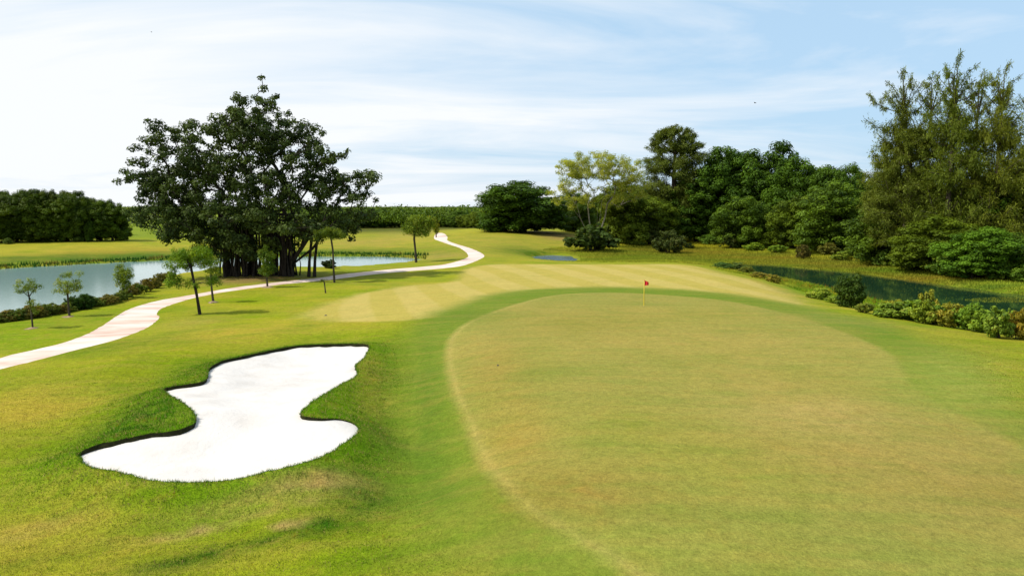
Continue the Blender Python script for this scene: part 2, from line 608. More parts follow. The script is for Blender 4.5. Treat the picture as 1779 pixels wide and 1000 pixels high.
# mown surfaces, softly meeting the rough
wf = smoothstep(-.5, .6, dFa)
CV = lerp(CV, C_FAIR, wf)
blobs_fair = smoothstep(.4, 1.1, dFa) * (1 - smoothstep(1.1, 2.2, dFa))
wr = smoothstep(-3.0, 1.0, dFr)
fringe_c = lerp(np.tile(C_FRINGE, (len(GV), 1)), C_LUSH, .22 * vnoise(GV, 7, 31))
CV = lerp(CV, fringe_c, wr)
wgr = smoothstep(-.35, .3, dG)
green_c = lerp(np.tile(C_GREEN, (len(GV), 1)), C_GREEN2, vnoise(GV, 16, 33))
CV = lerp(CV, green_c, wgr)
line = np.exp(-((dG - .22) / .2) ** 2) * (GV[:, 0] < 12)
CV = lerp(CV, np.array(lin((206, 190, 112))), .65 * line)
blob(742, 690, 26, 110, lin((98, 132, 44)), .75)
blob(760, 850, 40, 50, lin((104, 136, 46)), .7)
blob(820, 548, 60, 10, lin((110, 140, 50)), .6)
blob(900, 930, 90, 36, lin((118, 140, 50)), .6)
blob(1660, 660, 90, 60, lin((166, 178, 84)), .8)
blob(1450, 556, 120, 12, lin((120, 150, 66)), .6)
blob(1000, 850, 150, 50, lin((176, 146, 76)), .6)
blob(1120, 950, 300, 40, lin((168, 172, 80)), .6)
blob(1680, 760, 120, 40, lin((180, 158, 92)), .5)
blob(1750, 860, 90, 50, lin((172, 146, 86)), .5)
blob(1420, 720, 110, 34, lin((206, 180, 112)), .7)
blob(1180, 600, 240, 40, lin((196, 176, 98)), .6)
blob(1200, 545, 260, 14, lin((190, 172, 92)), .6)
blob(1600, 860, 200, 70, lin((188, 164, 96)), .4)
blob(1250, 800, 140, 60, lin((166, 168, 72)), .5)
blob(940, 620, 60, 60, lin((166, 168, 80)), .5)
blob(860, 640, 60, 60, lin((184, 156, 82)), .5)
blob(900, 760, 70, 60, lin((180, 150, 76)), .5)
blob(1500, 800, 220, 40, lin((190, 164, 94)), .5)
blob(1330, 660, 160, 30, lin((198, 174, 100)), .5)
blob(1100, 740, 110, 50, lin((158, 164, 66)), .5)
blob(1020, 560, 120, 20, lin((176, 160, 80)), .5)
mottle = np.where(wgr > .5, .6, np.where(wr > .5, .5, np.where(wf > .5, .4, 1.0)))

# --- sand
sand = dB > 0
def lip_depth(p):  # how far the sand lies below the grass edge
    return .06 + .13 * smoothstep(-6.0, -10.5, p[:, 0]) + .03 * wob(p, 1.3, 81)


SANDZ = GZ - lip_depth(GV) - .34 * smoothstep(0, 3.0, dB) + wob(GV, 2.6, 8) * .05 * smoothstep(0, 1.0, dB)


def sub_mesh(name, tris, z, colour=True):
    used, inv = np.unique(tris.ravel(), return_inverse=True)
    me = fast_mesh(name, np.c_[GV[used], z[used]], inv.reshape(-1, 3), 3, True)
    if colour:
        a = me.color_attributes.new('Col', 'FLOAT_COLOR', 'POINT')
        a.data.foreach_set('color', np.c_[CV[used], np.ones(len(used))].astype(np.float32).ravel())
        b = me.attributes.new('fair', 'FLOAT', 'POINT')
        b.data.foreach_set('value', (wf * (1 - wr))[used].astype(np.float32))
        b = me.attributes.new('mottle', 'FLOAT', 'POINT')
        b.data.foreach_set('value', mottle[used].astype(np.float32))
    return me


def mat_base(name):
    m = bpy.data.materials.new(name)
    m.use_nodes = True
    t = m.node_tree
    t.nodes.clear()
    out = N(t, 'ShaderNodeOutputMaterial')
    return m, t, out


def attr(t, name, kind='GEOMETRY'):
    return N(t, 'ShaderNodeAttribute', attribute_name=name, attribute_type=kind)


def mat_turf():
    m, t, out = mat_base('turf')
    a = attr(t, 'Col').outputs['Color']
    fair = attr(t, 'fair').outputs['Fac']
    mot = attr(t, 'mottle').outputs['Fac']
    pos = N(t, 'ShaderNodeNewGeometry').outputs['Position']
    big = noise(t, pos, .22, 4, .6, .6)
    mid = noise(t, mapping(t, pos, (1, .7, 1)), 1.1, 5, .65, .4)
    tuft = noise(t, pos, 3.2, 4, .7)
    fine = noise(t, pos, 11, 4, .7)
    grain = noise(t, pos, 42, 2, .6)
    # drier and lusher patches
    dry = ramp(t, mid, [(.5, (0, 0, 0)), (.72, (1, 1, 1))])
    lush = ramp(t, big, [(.45, (0, 0, 0)), (.68, (1, 1, 1))])
    c = mixc(t, math_node(t, 'MULTIPLY', math_node(t, 'MULTIPLY', dry, mot), .32), a, lin((196, 160, 80)))
    c = mixc(t, math_node(t, 'MULTIPLY', math_node(t, 'MULTIPLY', lush, mot), .34), c, lin((96, 138, 30)))
    streak = noise(t, mapping(t, pos, (.22, 1.3, 1), (0, 0, R(52))), .8, 4, .6, .3)
    c = mixc(t, math_node(t, 'MULTIPLY', ramp(t, streak, [(.42, (0, 0, 0)), (.66, (1, 1, 1))]), .22), c, lin((206, 176, 96)))
    c = mixc(t, math_node(t, 'MULTIPLY', ramp(t, streak, [(.32, (1, 1, 1)), (.5, (0, 0, 0))]), .20), c, lin((128, 150, 54)))
    # mowing stripes on the fairway
    sepx = N(t, 'ShaderNodeSeparateXYZ')
    t.links.new(pos, sepx.inputs[0])
    u = math_node(t, 'ADD', math_node(t, 'MULTIPLY', sepx.outputs[0], .976), math_node(t, 'MULTIPLY', sepx.outputs[1], .217))
    u = math_node(t, 'ADD', u, math_node(t, 'MULTIPLY', noise(t, pos, .08, 2), 1.2))
    s = math_node(t, 'SINE', math_node(t, 'MULTIPLY', u, math.pi / 2.9))
    st = ramp(t, math_node(t, 'ADD', math_node(t, 'MULTIPLY', s, .5), .5), [(.38, (0, 0, 0)), (.62, (1, 1, 1))])
    c2 = mixc(t, st, mixc(t, 1.0, c, (.93, .95, .80), 'MULTIPLY'), mixc(t, 1.0, c, (1.03, 1.03, 1.06), 'MULTIPLY'))
    c = mixc(t, fair, c, c2)
    # tufts and blades
    v = math_node(t, 'ADD', math_node(t, 'ADD', math_node(t, 'MULTIPLY', fine, .8), math_node(t, 'MULTIPLY', tuft, .6)), math_node(t, 'MULTIPLY', grain, .6))
    vv = math_node(t, 'ADD', math_node(t, 'MULTIPLY', math_node(t, 'SUBTRACT', v, 1.0), math_node(t, 'ADD', math_node(t, 'MULTIPLY', mot, .95), .75)), 1.0)
    hsv = N(t, 'ShaderNodeHueSaturation')
    t.links.new(c, hsv.inputs['Color'])
    t.links.new(vv, hsv.inputs['Value'])
    hsv.inputs['Saturation'].default_value = 1.05
    bsdf = N(t, 'ShaderNodeBsdfPrincipled')
    t.links.new(hsv.outputs[0], bsdf.inputs['Base Color'])
    bsdf.inputs['Roughness'].default_value = .9
    bsdf.inputs['Specular IOR Level'].default_value = .04
    bp = N(t, 'ShaderNodeBump')
    bp.inputs['Strength'].default_value = .6
    bp.inputs['Distance'].default_value = .07
    t.links.new(math_node(t, 'ADD', fine, math_node(t, 'ADD', tuft, math_node(t, 'MULTIPLY', mid, .8))), bp.inputs['Height'])
    t.links.new(bp.outputs[0], bsdf.inputs['Normal'])
    t.links.new(bsdf.outputs[0], out.inputs[0])
    return m


def mat_simple(name, stops, scale, rough=.85, bump=.3, bscale=None, bdist=.02, spec=.2, mapscale=(1, 1, 1)):
    m, t, out = mat_base(name)
    pos = N(t, 'ShaderNodeNewGeometry').outputs['Position']
    n = noise(t, mapping(t, pos, mapscale), scale, 6, .62, .3)
    c = ramp(t, n, stops)
    b = N(t, 'ShaderNodeBsdfPrincipled')
    t.links.new(c, b.inputs['Base Color'])
    b.inputs['Roughness'].default_value = rough
    b.inputs['Specular IOR Level'].default_value = spec
    if bump:
        bp = N(t, 'ShaderNodeBump')
        bp.inputs['Strength'].default_value = bump
        bp.inputs['Distance'].default_value = bdist
        t.links.new(noise(t, pos, bscale or scale * 4, 5, .65), bp.inputs['Height'])
        t.links.new(bp.outputs[0], b.inputs['Normal'])
    t.links.new(b.outputs[0], out.inputs[0])
    return m


M = {}
M['turf'] = mat_turf()
M['sand'] = mat_simple('sand', [(.3, (.50, .465, .43)), (.5, (.55, .52, .49)), (.7, (.575, .55, .525))], .55, .95, .6, 3.5, .07, .1)
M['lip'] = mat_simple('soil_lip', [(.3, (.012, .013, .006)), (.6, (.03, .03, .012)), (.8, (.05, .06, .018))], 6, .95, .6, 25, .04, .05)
M['path'] = mat_simple('path_concrete', [(.3, (.42, .27, .21)), (.46, (.55, .42, .35)), (.66, (.64, .56, .51))], .35, .9, .25, 30, .006, .2, (.5, 1.6, 1))
M['earth'] = mat_simple('earth', [(.3, (.16, .11, .06)), (.7, (.34, .25, .16))], 3, .95, .6, 12, .04, .05)
M['bark'] = mat_simple('bark', [(.3, (.035, .028, .02)), (.7, (.09, .072, .052))], 4, .95, .6, 14, .03, .1)
M['bark_pale'] = mat_simple('bark_pale', [(.3, (.12, .10, .075)), (.7, (.26, .235, .185))], 4, .9, .5, 14, .02, .1)
M['bark_dark'] = mat_simple('bark_dark', [(.3, (.016, .013, .010)), (.7, (.045, .036, .027))], 3, .95, .6, 12, .03, .1)

for zi, nm, mt, zz in ((0, 'ground', 'turf', GZ), (1, 'fairway', 'turf', GZ), (2, 'cart_path', 'path', GZ), (3, 'green_fringe', 'turf', GZ), (4, 'putting_green', 'turf', GZ), (5, 'bunker_sand', 'sand', SANDZ)):
    o = link(nm, sub_mesh(nm, GT[zone == zi], zz, mt == 'turf'), M[mt])
    o['kind'] = 'structure'

# cut turf lip between the grass edge and the sand
bz = ground(BUNKER)
bw = wob(BUNKER, 6.0, 3) * .05
nb = len(BUNKER)
inn = offset(BUNKER, .05)
if inside(BUNKER, inn[:1])[0] == False:
    inn = offset(BUNKER, -.05)
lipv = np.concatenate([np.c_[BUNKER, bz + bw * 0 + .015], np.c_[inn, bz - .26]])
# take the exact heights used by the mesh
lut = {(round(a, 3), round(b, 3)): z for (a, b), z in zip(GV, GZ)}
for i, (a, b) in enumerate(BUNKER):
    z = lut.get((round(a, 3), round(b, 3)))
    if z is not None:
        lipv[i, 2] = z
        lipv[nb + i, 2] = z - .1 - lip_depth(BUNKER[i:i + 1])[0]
lipf = np.array([(i, (i + 1) % nb, nb + (i + 1) % nb, nb + i) for i in range(nb)])
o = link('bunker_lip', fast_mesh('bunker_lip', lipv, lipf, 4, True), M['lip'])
o['kind'] = 'structure'


# ------------------------------------------------------------------ water
def mat_water(name, col, rough, wave, wscale, tint):
    m, t, out = mat_base(name)
    pos = N(t, 'ShaderNodeNewGeometry').outputs['Position']
    b = N(t, 'ShaderNodeBsdfPrincipled')
    b.inputs['Base Color'].default_value = (*col, 1)
    b.inputs['Roughness'].default_value = rough
    b.inputs['IOR'].default_value = 1.33
    b.inputs['Specular IOR Level'].default_value = tint
    bp = N(t, 'ShaderNodeBump')
    bp.inputs['Strength'].default_value = wave
    bp.inputs['Distance'].default_value = .05
    t.links.new(noise(t, mapping(t, pos, (1, 2.2, 1)), wscale, 3, .5), bp.inputs['Height'])
    t.links.new(bp.outputs[0], b.inputs['Normal'])
    t.links.new(b.outputs[0], out.inputs[0])
    return m


M['lake'] = mat_water('lake_water', (.17, .27, .25), .12, .12, 1.6, .3)
M['pond'] = mat_water('pond_water', (.06, .10, .13), .22, .6, 1.6, 1.0)
M['marsh_water'] = mat_water('marsh_water', (.012, .036, .016), .05, .03, 1.4, .5)
for nm, po, mt in (('lake', LAKE, 'lake'), ('pond', POND, 'pond'), ('marsh_pool', MARSH, 'marsh_water')):
    big = offset(po, .9)
    if abs(np.ptp(big[:, 0])) < abs(np.ptp(po[:, 0])):
        big = offset(po, -.9)
    r = delaunay_2d_cdt([Vector(v) for v in big], [(i, (i + 1) % len(big)) for i in range(len(big))], [], 1, 1e-5, False)
    v = np.array([(p.x, p.y, WATER) for p in r[0]])
    f = np.array([q for q in r[2]])
    cc = v[f][:, :, :2].mean(1)
    f = f[inside(big, cc)]
    me = fast_mesh(nm, v, f, 3)
    o = link(nm, me, M[mt])
    o['kind'] = 'structure'
    if me.polygons[0].normal.z < 0:
        me.flip_normals()


# ------------------------------------------------------------------ foliage materials
def mat_leaf(name, dark, light, trans=.3, alt=None, rough=.55):
    """leaf colour: a per-leaf random tint between two colours, times the object's own colour"""
    m, t, out = mat_base(name)
    ti = attr(t, 'tint').outputs['Fac']
    st = [(0.0, dark), (.75, light)]
    if alt:
        st.append((1.0, alt))
    c = ramp(t, ti, st)
    oi = N(t, 'ShaderNodeObjectInfo')
    c = mixc(t, 1.0, c, oi.outputs['Color'], 'MULTIPLY')
    b = N(t, 'ShaderNodeBsdfPrincipled')
    t.links.new(c, b.inputs['Base Color'])
    b.inputs['Roughness'].default_value = rough
    b.inputs['Specular IOR Level'].default_value = .10
    tr = N(t, 'ShaderNodeBsdfTranslucent')
    hs = N(t, 'ShaderNodeHueSaturation')
    t.links.new(c, hs.inputs['Color'])
    hs.inputs['Value'].default_value = 1.3
    hs.inputs['Saturation'].default_value = 1.1
    hs.inputs['Hue'].default_value = .485
    t.links.new(hs.outputs[0], tr.inputs[0])
    mx = N(t, 'ShaderNodeMixShader')
    mx.inputs[0].default_value = trans
    t.links.new(b.outputs[0], mx.inputs[1])
    t.links.new(tr.outputs[0], mx.inputs[2])
    t.links.new(mx.outputs[0], out.inputs[0])
    return m


M['leaf_banyan'] = mat_leaf('leaf_banyan', (.014, .028, .007), (.075, .108, .018), .15)
M['leaf_broad'] = mat_leaf('leaf_broad', (.022, .046, .004), (.125, .185, .015), .2)
M['leaf_pale'] = mat_leaf('leaf_pale', (.17, .22, .03), (.38, .40, .06), .5)
M['leaf_needle'] = mat_leaf('leaf_needle', (.060, .088, .010), (.235, .262, .040), .25)
M['leaf_young'] = mat_leaf('leaf_young', (.05, .10, .010), (.23, .30, .025), .3, (.44, .38, .05))
M['leaf_shrub'] = mat_leaf('leaf_shrub', (.05, .075, .016), (.16, .19, .035), .28, (.22, .17, .05))


# ------------------------------------------------------------------ tree builder
def leaves_mesh(name, centres, radii, per, size, rng, flat=.75, droop=0., up=.5, aspect=.5, tints=None):
    """leaf quads scattered in clumps"""
    n = len(centres)
    cnt = np.maximum(3, (per * (radii / radii.mean()) ** 2).astype(int))
    idx = np.repeat(np.arange(n), cnt)
    m = len(idx)
    d = rng.normal(size=(m, 3))
    d /= np.linalg.norm(d, axis=1, keepdims=True)
    rad = rng.random(m) ** .42
    off = d * rad[:, None] * radii[idx][:, None]
    off[:, 2] *= flat
    pos = centres[idx] + off
    nrm = d * 1.0 + rng.normal(size=(m, 3)) * .36 + np.array([0, 0, up])
    nrm /= np.linalg.norm(nrm, axis=1, keepdims=True)
    ax = rng.normal(size=(m, 3)) + d * .8 - np.array([0, 0, droop])
    ax -= nrm * (ax * nrm).sum(1, keepdims=True)
    ax /= np.linalg.norm(ax, axis=1, keepdims=True) + 1e-9
    sd = np.cross(nrm, ax)
    L = size * rng.uniform(.65, 1.35, m)[:, None]
    wd = L * aspect
    v = np.empty((m, 4, 3))
    v[:, 0] = pos - ax * L * .5
    v[:, 1] = pos + sd * wd * .5 + nrm * L * .07
    v[:, 2] = pos + ax * L * .5 - nrm * L * .10
    v[:, 3] = pos - sd * wd * .5 + nrm * L * .07
    me = fast_mesh(name, v.reshape(-1, 3), np.arange(m * 4).reshape(-1, 4), 4)
    ct = rng.random(n) if tints is None else tints
    tv = np.clip(ct[idx] * .62 + rng.random(m) * .38, 0, 1)
    a = me.attributes.new('tint', 'FLOAT', 'FACE')
    a.data.foreach_set('value', tv.astype(np.float32))
    return me


def skeleton(centres, trunks, rng, seg=1.6, bias=.35, arch=.12, steep=.2):
    """trunks: list of polylines (k,3). Attach every clump to the nearest limb; returns nodes, parent index, load"""
    P, par = [], []
    for tr in trunks:
        prev = -1
        for q in tr:
            P.append(np.array(q, float))
            par.append(prev)
            prev = len(P) - 1
    root = np.mean([t[-1] for t in trunks], 0)
    plen = [0.0] * len(P)
    for i in range(len(P)):
        if par[i] >= 0:
            plen[i] = plen[par[i]] + np.linalg.norm(P[i] - P[par[i]])
    order = np.argsort(np.linalg.norm(centres - root, axis=1))
    roots = {i for i in range(len(P)) if par[i] < 0}
    A_, L_, filled = np.empty((4096, 3)), np.empty(4096), 0
    for ci in order:
        c = centres[ci]
        while filled < len(P):
            if filled >= len(A_):
                A_ = np.concatenate([A_, np.empty_like(A_)])
                L_ = np.concatenate([L_, np.empty_like(L_)])
            A_[filled] = P[filled]
            L_[filled] = plen[filled]
            filled += 1
        A = A_[:filled]
        dd = np.sqrt(((A - c) ** 2).sum(1))
        cost = dd + bias * L_[:filled] * .25 + (1.2 if steep < .5 else 3.0) * np.maximum(0, A[:, 2] - c[2] + steep * dd)
        for rj in roots:
            cost[rj] += 1e6
        j = int(np.argmin(cost))
        a = P[j]
        L = dd[j]
        k = max(1, int(L / seg))
        prev = j
        fr = [.18] if L > 1.2 else []
        fr += [(i + 1) / k for i in range(k)]
        for f in fr:
            q = a * (1 - f) + c * f
            q = q + np.array([0, 0, arch * L * math.sin(math.pi * f)]) + rng.normal(size=3) * L * .03 * (f < 1)
            P.append(q)
            par.append(prev)
            plen.append(plen[prev] + np.linalg.norm(q - P[prev]))
            prev = len(P) - 1
    P = np.array(P)
    load = np.zeros(len(P))
    kids = np.bincount([p for p in par if p >= 0], minlength=len(P))
    load[kids == 0] = 1
    for i in range(len(P) - 1, -1, -1):
        if par[i] >= 0:
            load[par[i]] += load[i]
    return P, par, load


def limb_mesh(name, P, par, load, r_tip, r_base, sides=6, expo=None, flare=1.35, rmin=0.0):
    mx = load.max()
    e = math.log(r_base / r_tip) / max(math.log(mx), .1) if expo is None else expo
    r = np.maximum(r_tip * load ** e, rmin)
    n = len(P)
    ring = np.zeros((n, sides, 3))
    for i in range(n):
        if par[i] >= 0:
            d = P[i] - P[par[i]]
        else:
            ch = [j for j in range(i + 1, min(n, i + 4)) if par[j] == i]
            d = P[ch[0]] - P[i] if ch else np.array([0, 0, 1.])
        d = d / (np.linalg.norm(d) + 1e-9)
        h = np.array([1., 0, 0]) if abs(d[0]) < .8 else np.array([0, 1., 0])
        u = np.cross(d, h)
        u /= np.linalg.norm(u)
        w = np.cross(d, u)
        rr = r[i] * (flare if par[i] < 0 else 1)
        for k in range(sides):
            t = 2 * math.pi * k / sides
            ring[i, k] = P[i] + (u * math.cos(t) + w * math.sin(t)) * rr
    f = []
    for i in range(n):
        p = par[i]
        if p < 0:
            continue
        # match ring phase by nearest start vertex
        rel_p = ring[p] - P[p]
        best = max(range(sides), key=lambda s: float(((ring[i] - P[i]) * np.roll(rel_p, -s, 0)).sum()))
        for k in range(sides):
            k2 = (k + 1) % sides
            f.append((p * sides + (k + best) % sides, p * sides + (k2 + best) % sides, i * sides + k2, i * sides + k))
    return fast_mesh(name, ring.reshape(-1, 3), np.array(f), 4, True)


def in_ellipsoids(E, n, rng, shell=.45, mind=0.0):
    """points in a union of ellipsoids (cx,cy,cz,rx,ry,rz,weight), denser near the skin, kept apart by mind"""
    E = np.array(E, float)
    wt = E[:, 6] * E[:, 3] * E[:, 4] * E[:, 5]
    wt /= wt.sum()
    out = np.empty((0, 3))
    tries = 0
    while len(out) < n and tries < 60:
        tries += 1
        k = rng.choice(len(E), size=n, p=wt)
        d = rng.normal(size=(n, 3))
        d /= np.linalg.norm(d, axis=1, keepdims=True)
        r = rng.random(n) ** shell
        q = E[k, :3] + d * r[:, None] * E[k, 3:6]
        for p in q:
            if len(out) >= n:
                break
            if mind == 0 or len(out) == 0 or (np.linalg.norm(out - p, axis=1) > mind * (1 if tries < 20 else .6)).all():
                out = np.vstack([out, p])
    return out


def tree_obj(name, loc, trunk_me, crown_me, bark, leaf, scale=(1, 1, 1), rotz=0., color=(1, 1, 1), label=None, cat='tree', group=None):
    e = bpy.data.objects.new(name, None)
    COL.objects.link(e)
    e.location = loc
    e.rotation_euler = (0, 0, rotz)
    e.scale = scale
    e.empty_display_size = .3
    t = link('trunk', trunk_me, bark, e)
    c = link('crown', crown_me, leaf, e)
    c.color = (*color, 1)
    tag(e, label, cat, group)
    return e


# ---- prototypes (built for a height of 10 m, crown about 10 m wide)
PROTO = {}


def proto_broad(key, seed, nclump, per, lsize, crown_lo, tall, squat=1.0, lob=6):
    rng = np.random.default_rng(seed)
    E = [(0, 0, (10 + crown_lo) / 2, 3.5, 3.5, (10 - crown_lo) / 2 * .9, 1.0), (0, 0, crown_lo + 2.2, 3.4, 3.4, 2.0, 1.2)]
    for i in range(lob):
        a = i * 2 * math.pi / lob + rng.uniform(-.4, .4)
        rr = rng.uniform(1.9, 3.2)
        h = rng.uniform(crown_lo + .9, 8.0)
        s = rng.uniform(1.4, 2.1)
        E.append((math.cos(a) * rr, math.sin(a) * rr, h, s, s, s * .85, 1.6))
    E.append((rng.uniform(-1, 1), rng.uniform(-1, 1), 8.7, 1.7, 1.7, 1.3, 1.8))
    c = in_ellipsoids(E, nclump, rng, .36, .78)
    rad = rng.uniform(.5, 1.0, len(c))
    c[:, 2] = np.maximum(c[:, 2], .45)
    tr = [np.array([(0, 0, -.3), (.05, .02, .8), (.1, -.05, crown_lo + .5), (.0, .05, crown_lo + 2.0), (.1, 0, 6.6)])]
    P, par, load = skeleton(c, tr, rng, 1.3)
    PROTO[key] = (limb_mesh(key + '_trunk', P, par, load, .018, .30, 6),
                  leaves_mesh(key + '_crown', c, rad, per, lsize, rng, .8, .2, .55))


for i in range(5):
    proto_broad('broad%d' % i, 100 + i, 200, 190, .27, .2 if i % 2 else .1, 1, lob=8)


def proto_needle(key, seed, nst, dense, sparse=1.0, lead=2.2, column=False, hmax=9.6, nlead=34):
    """casuarina: many upswept limbs bearing hanging, thread-like foliage"""
    rng = np.random.default_rng(seed)
    tr = [np.array([(0, 0, -.3), (.03, 0, 1.5), (.08, .05, 3.5), (0, -.04, 5.5), (.05, .03, 7.5), (.0, 0, 9.2)])]
    cs = []
    for i in range(nst):
        h = rng.uniform(1.4, hmax)
        t = (h - 1.4) / (hmax - 1.4)
        rmax = 2.35 * math.sin(math.pi * min(1, t * .74 + .24)) ** .75
        if column:
            rmax = 2.1 * (1 - .12 * t) * math.sqrt(max(0., 1 - max(0, (t - .72) / .3) ** 2))
        a = rng.uniform(0, 6.283)
        rr = rmax * rng.uniform(.25, 1.0) ** .6
        cs.append((math.cos(a) * rr, math.sin(a) * rr, h))
    # upright leaders that break the outline
    for i in range(nlead):
        a = rng.uniform(0, 6.283)
        rr = rng.uniform(.2, lead)
        cs.append((math.cos(a) * rr, math.sin(a) * rr, rng.uniform(min(7.6, hmax - .4), 10.0) - rr * .35))
    cs = np.array(cs)
    P, par, load = skeleton(cs, tr, rng, .8, arch=-.04, steep=.72)
    me_t = limb_mesh(key + '_trunk', P, par, load, .014, .20, 5)
    # sprays along the twigs as well as at their ends
    nodes, dirs = [], []
    for i in range(len(P)):
        if par[i] >= 0 and load[i] < 6 and P[i][2] > 1.2:
            dv = P[i] - P[par[i]]
            for f in (.0, .25, .5, .75):
                nodes.append(P[i] * (1 - f) + P[par[i]] * f)
                dirs.append(dv / (np.linalg.norm(dv) + 1e-9))
    nodes, dirs = np.array(nodes), np.array(dirs)
    m = len(nodes) * dense
    keepn = rng.random(len(nodes)) < 1 - (1 - sparse) * smoothstep(5.8, 8.2, nodes[:, 2])
    nodes, dirs = nodes[keepn], dirs[keepn]
    m = len(nodes) * dense
    idx = np.repeat(np.arange(len(nodes)), dense)
    pos = nodes[idx] + rng.normal(size=(m, 3)) * np.where(nodes[idx][:, 2:3] > 7.5, .07, .13)
    ax = rng.normal(size=(m, 3)) * .5 + dirs[idx] * .9
    flip = rng.random(m) < .25
    ax[flip, 2] -= 1.1
    ax /= np.linalg.norm(ax, axis=1, keepdims=True)
    sd = np.cross(ax, rng.normal(size=(m, 3)))
    sd /= np.linalg.norm(sd, axis=1, keepdims=True) + 1e-9
    L = rng.uniform(.10, .24, m)[:, None]
    wd = L * rng.uniform(.12, .24, m)[:, None]
    v = np.empty((m, 4, 3))
    v[:, 0] = pos
    v[:, 1] = pos + ax * L * .5 + sd * wd * .5
    v[:, 2] = pos + ax * L - np.array([0, 0, .05])
    v[:, 3] = pos + ax * L * .5 - sd * wd * .5
    me = fast_mesh(key + '_crown', v.reshape(-1, 3), np.arange(m * 4).reshape(-1, 4), 4)
    a = me.attributes.new('tint', 'FLOAT', 'FACE')
    hh = rng.random(len(nodes))
    a.data.foreach_set('value', (hh[idx] * .45 + rng.random(m) * .55).astype(np.float32))
    PROTO[key] = (me_t, me)


proto_needle('needle0', 201, 260, 36)
proto_needle('needle1', 202, 200, 36, .62, 2.4, False, 7.4, 46)
proto_needle('needle2', 203, 90, 26, .6, 2.4, False, 7.0, 46)
proto_needle('needle3', 204, 480, 44, 1.0, 1.5, True)


def proto_shrub(key, seed, nclump, per, lsize, flat=.85):
    """1 m tall, about 1.3 m wide"""
    rng = np.random.default_rng(seed)
    E = [(0, 0, .45, .5, .5, .42, 1), (.3, .1, .38, .32, .3, .3, 1.3), (-.3, -.05, .36, .33, .3, .3, 1.3), (.05, .3, .5, .3, .3, .34, 1.2), (-.05, -.3, .42, .3, .3, .32, 1.2), (.1, 0, .75, .28, .28, .24, 1.3)]
    c = in_ellipsoids(E, nclump, rng, .4, .07)
    c[:, 2] = np.maximum(c[:, 2], .05)
    rad = rng.uniform(.07, .16, len(c))
    tr = [np.array([(x, y, -.06), (x * 1.6, y * 1.6, .18), (x * 2.4, y * 2.4, .36)]) for x, y in ((.03, .02), (-.05, .01), (.02, -.05), (-.01, .05))]
    P, par, load = skeleton(c, tr, rng, .2)
    PROTO[key] = (limb_mesh(key + '_stem', P, par, load, .004, .022, 4), leaves_mesh(key + '_leaves', c, rad, per, lsize, rng, flat, 0, .4))


for i in range(4):
    proto_shrub('shrub%d' % i, 300 + i, 85, 42, .085)
proto_shrub('dense0', 320, 170, 60, .075)
proto_shrub('bigleaf0', 310, 75, 34, .13)
proto_shrub('bigleaf1', 311, 75, 34, .13)


def span(px, base, top, w, z=None):
    """ground point under picture position (px,base), with real height and width of something reaching up to row top"""
    q = at(px, base)
    d = ray(px, top)
    t = q[1] / d[1]
    h = CAM_H + d[2] * t - q[2]
    depth = q[1] * math.cos(TH) + (CAM_H - q[2]) * math.sin(TH)
    return q, h, w * depth / F


def put_tree(key, name, px, base, top, w, label, leaf, bark='bark', color=(1, 1, 1), group=None, rot=None, wnat=8.6, cat='tree'):
    q, h, wm = span(px, base, top, w)
    t, c = PROTO[key]
    s = wm / wnat
    return tree_obj(name, q - np.array([0, 0, .05]), t, c, M[bark], M[leaf], (s, s, h / 9.6), random.uniform(0, 6.28) if rot is None else rot, color, label, cat, group)


def put_shrub(key, name, px, base, top, w, label, color=(1, 1, 1), group=None, leaf='leaf_shrub', cat='shrub'):
    q, h, wm = span(px, base, top, w)
    t, c = PROTO[key]
    e = bpy.data.objects.new(name, None)
    COL.objects.link(e)
    e.location = q - np.array([0, 0, .03])
    e.rotation_euler = (0, 0, random.uniform(0, 6.28))
    s = wm / 1.25
    e.scale = (s, s, h / .98)
    link('stem', t, M['bark'], e)
    o = link('foliage', c, M[leaf], e)
    o.color = (*color, 1)
    tag(e, label, cat, group)
    return e


def jc(c, v=.12):
    k = 1 + random.uniform(-v, v)
    return tuple(x * k * (1 + random.uniform(-v, v) * .5) for x in c)


ORD = ['first', 'second', 'third', 'fourth', 'fifth', 'sixth', 'seventh', 'eighth', 'ninth', 'tenth', 'eleventh', 'twelfth', 'thirteenth', 'fourteenth', 'fifteenth', 'sixteenth',
       'seventeenth', 'eighteenth', 'nineteenth', 'twentieth', 'twenty-first', 'twenty-second', 'twenty-third', 'twenty-fourth', 'twenty-fifth', 'twenty-sixth', 'twenty-seventh', 'twenty-eighth',
       'twenty-ninth', 'thirtieth', 'thirty-first', 'thirty-second', 'thirty-third', 'thirty-fourth', 'thirty-fifth', 'thirty-sixth']

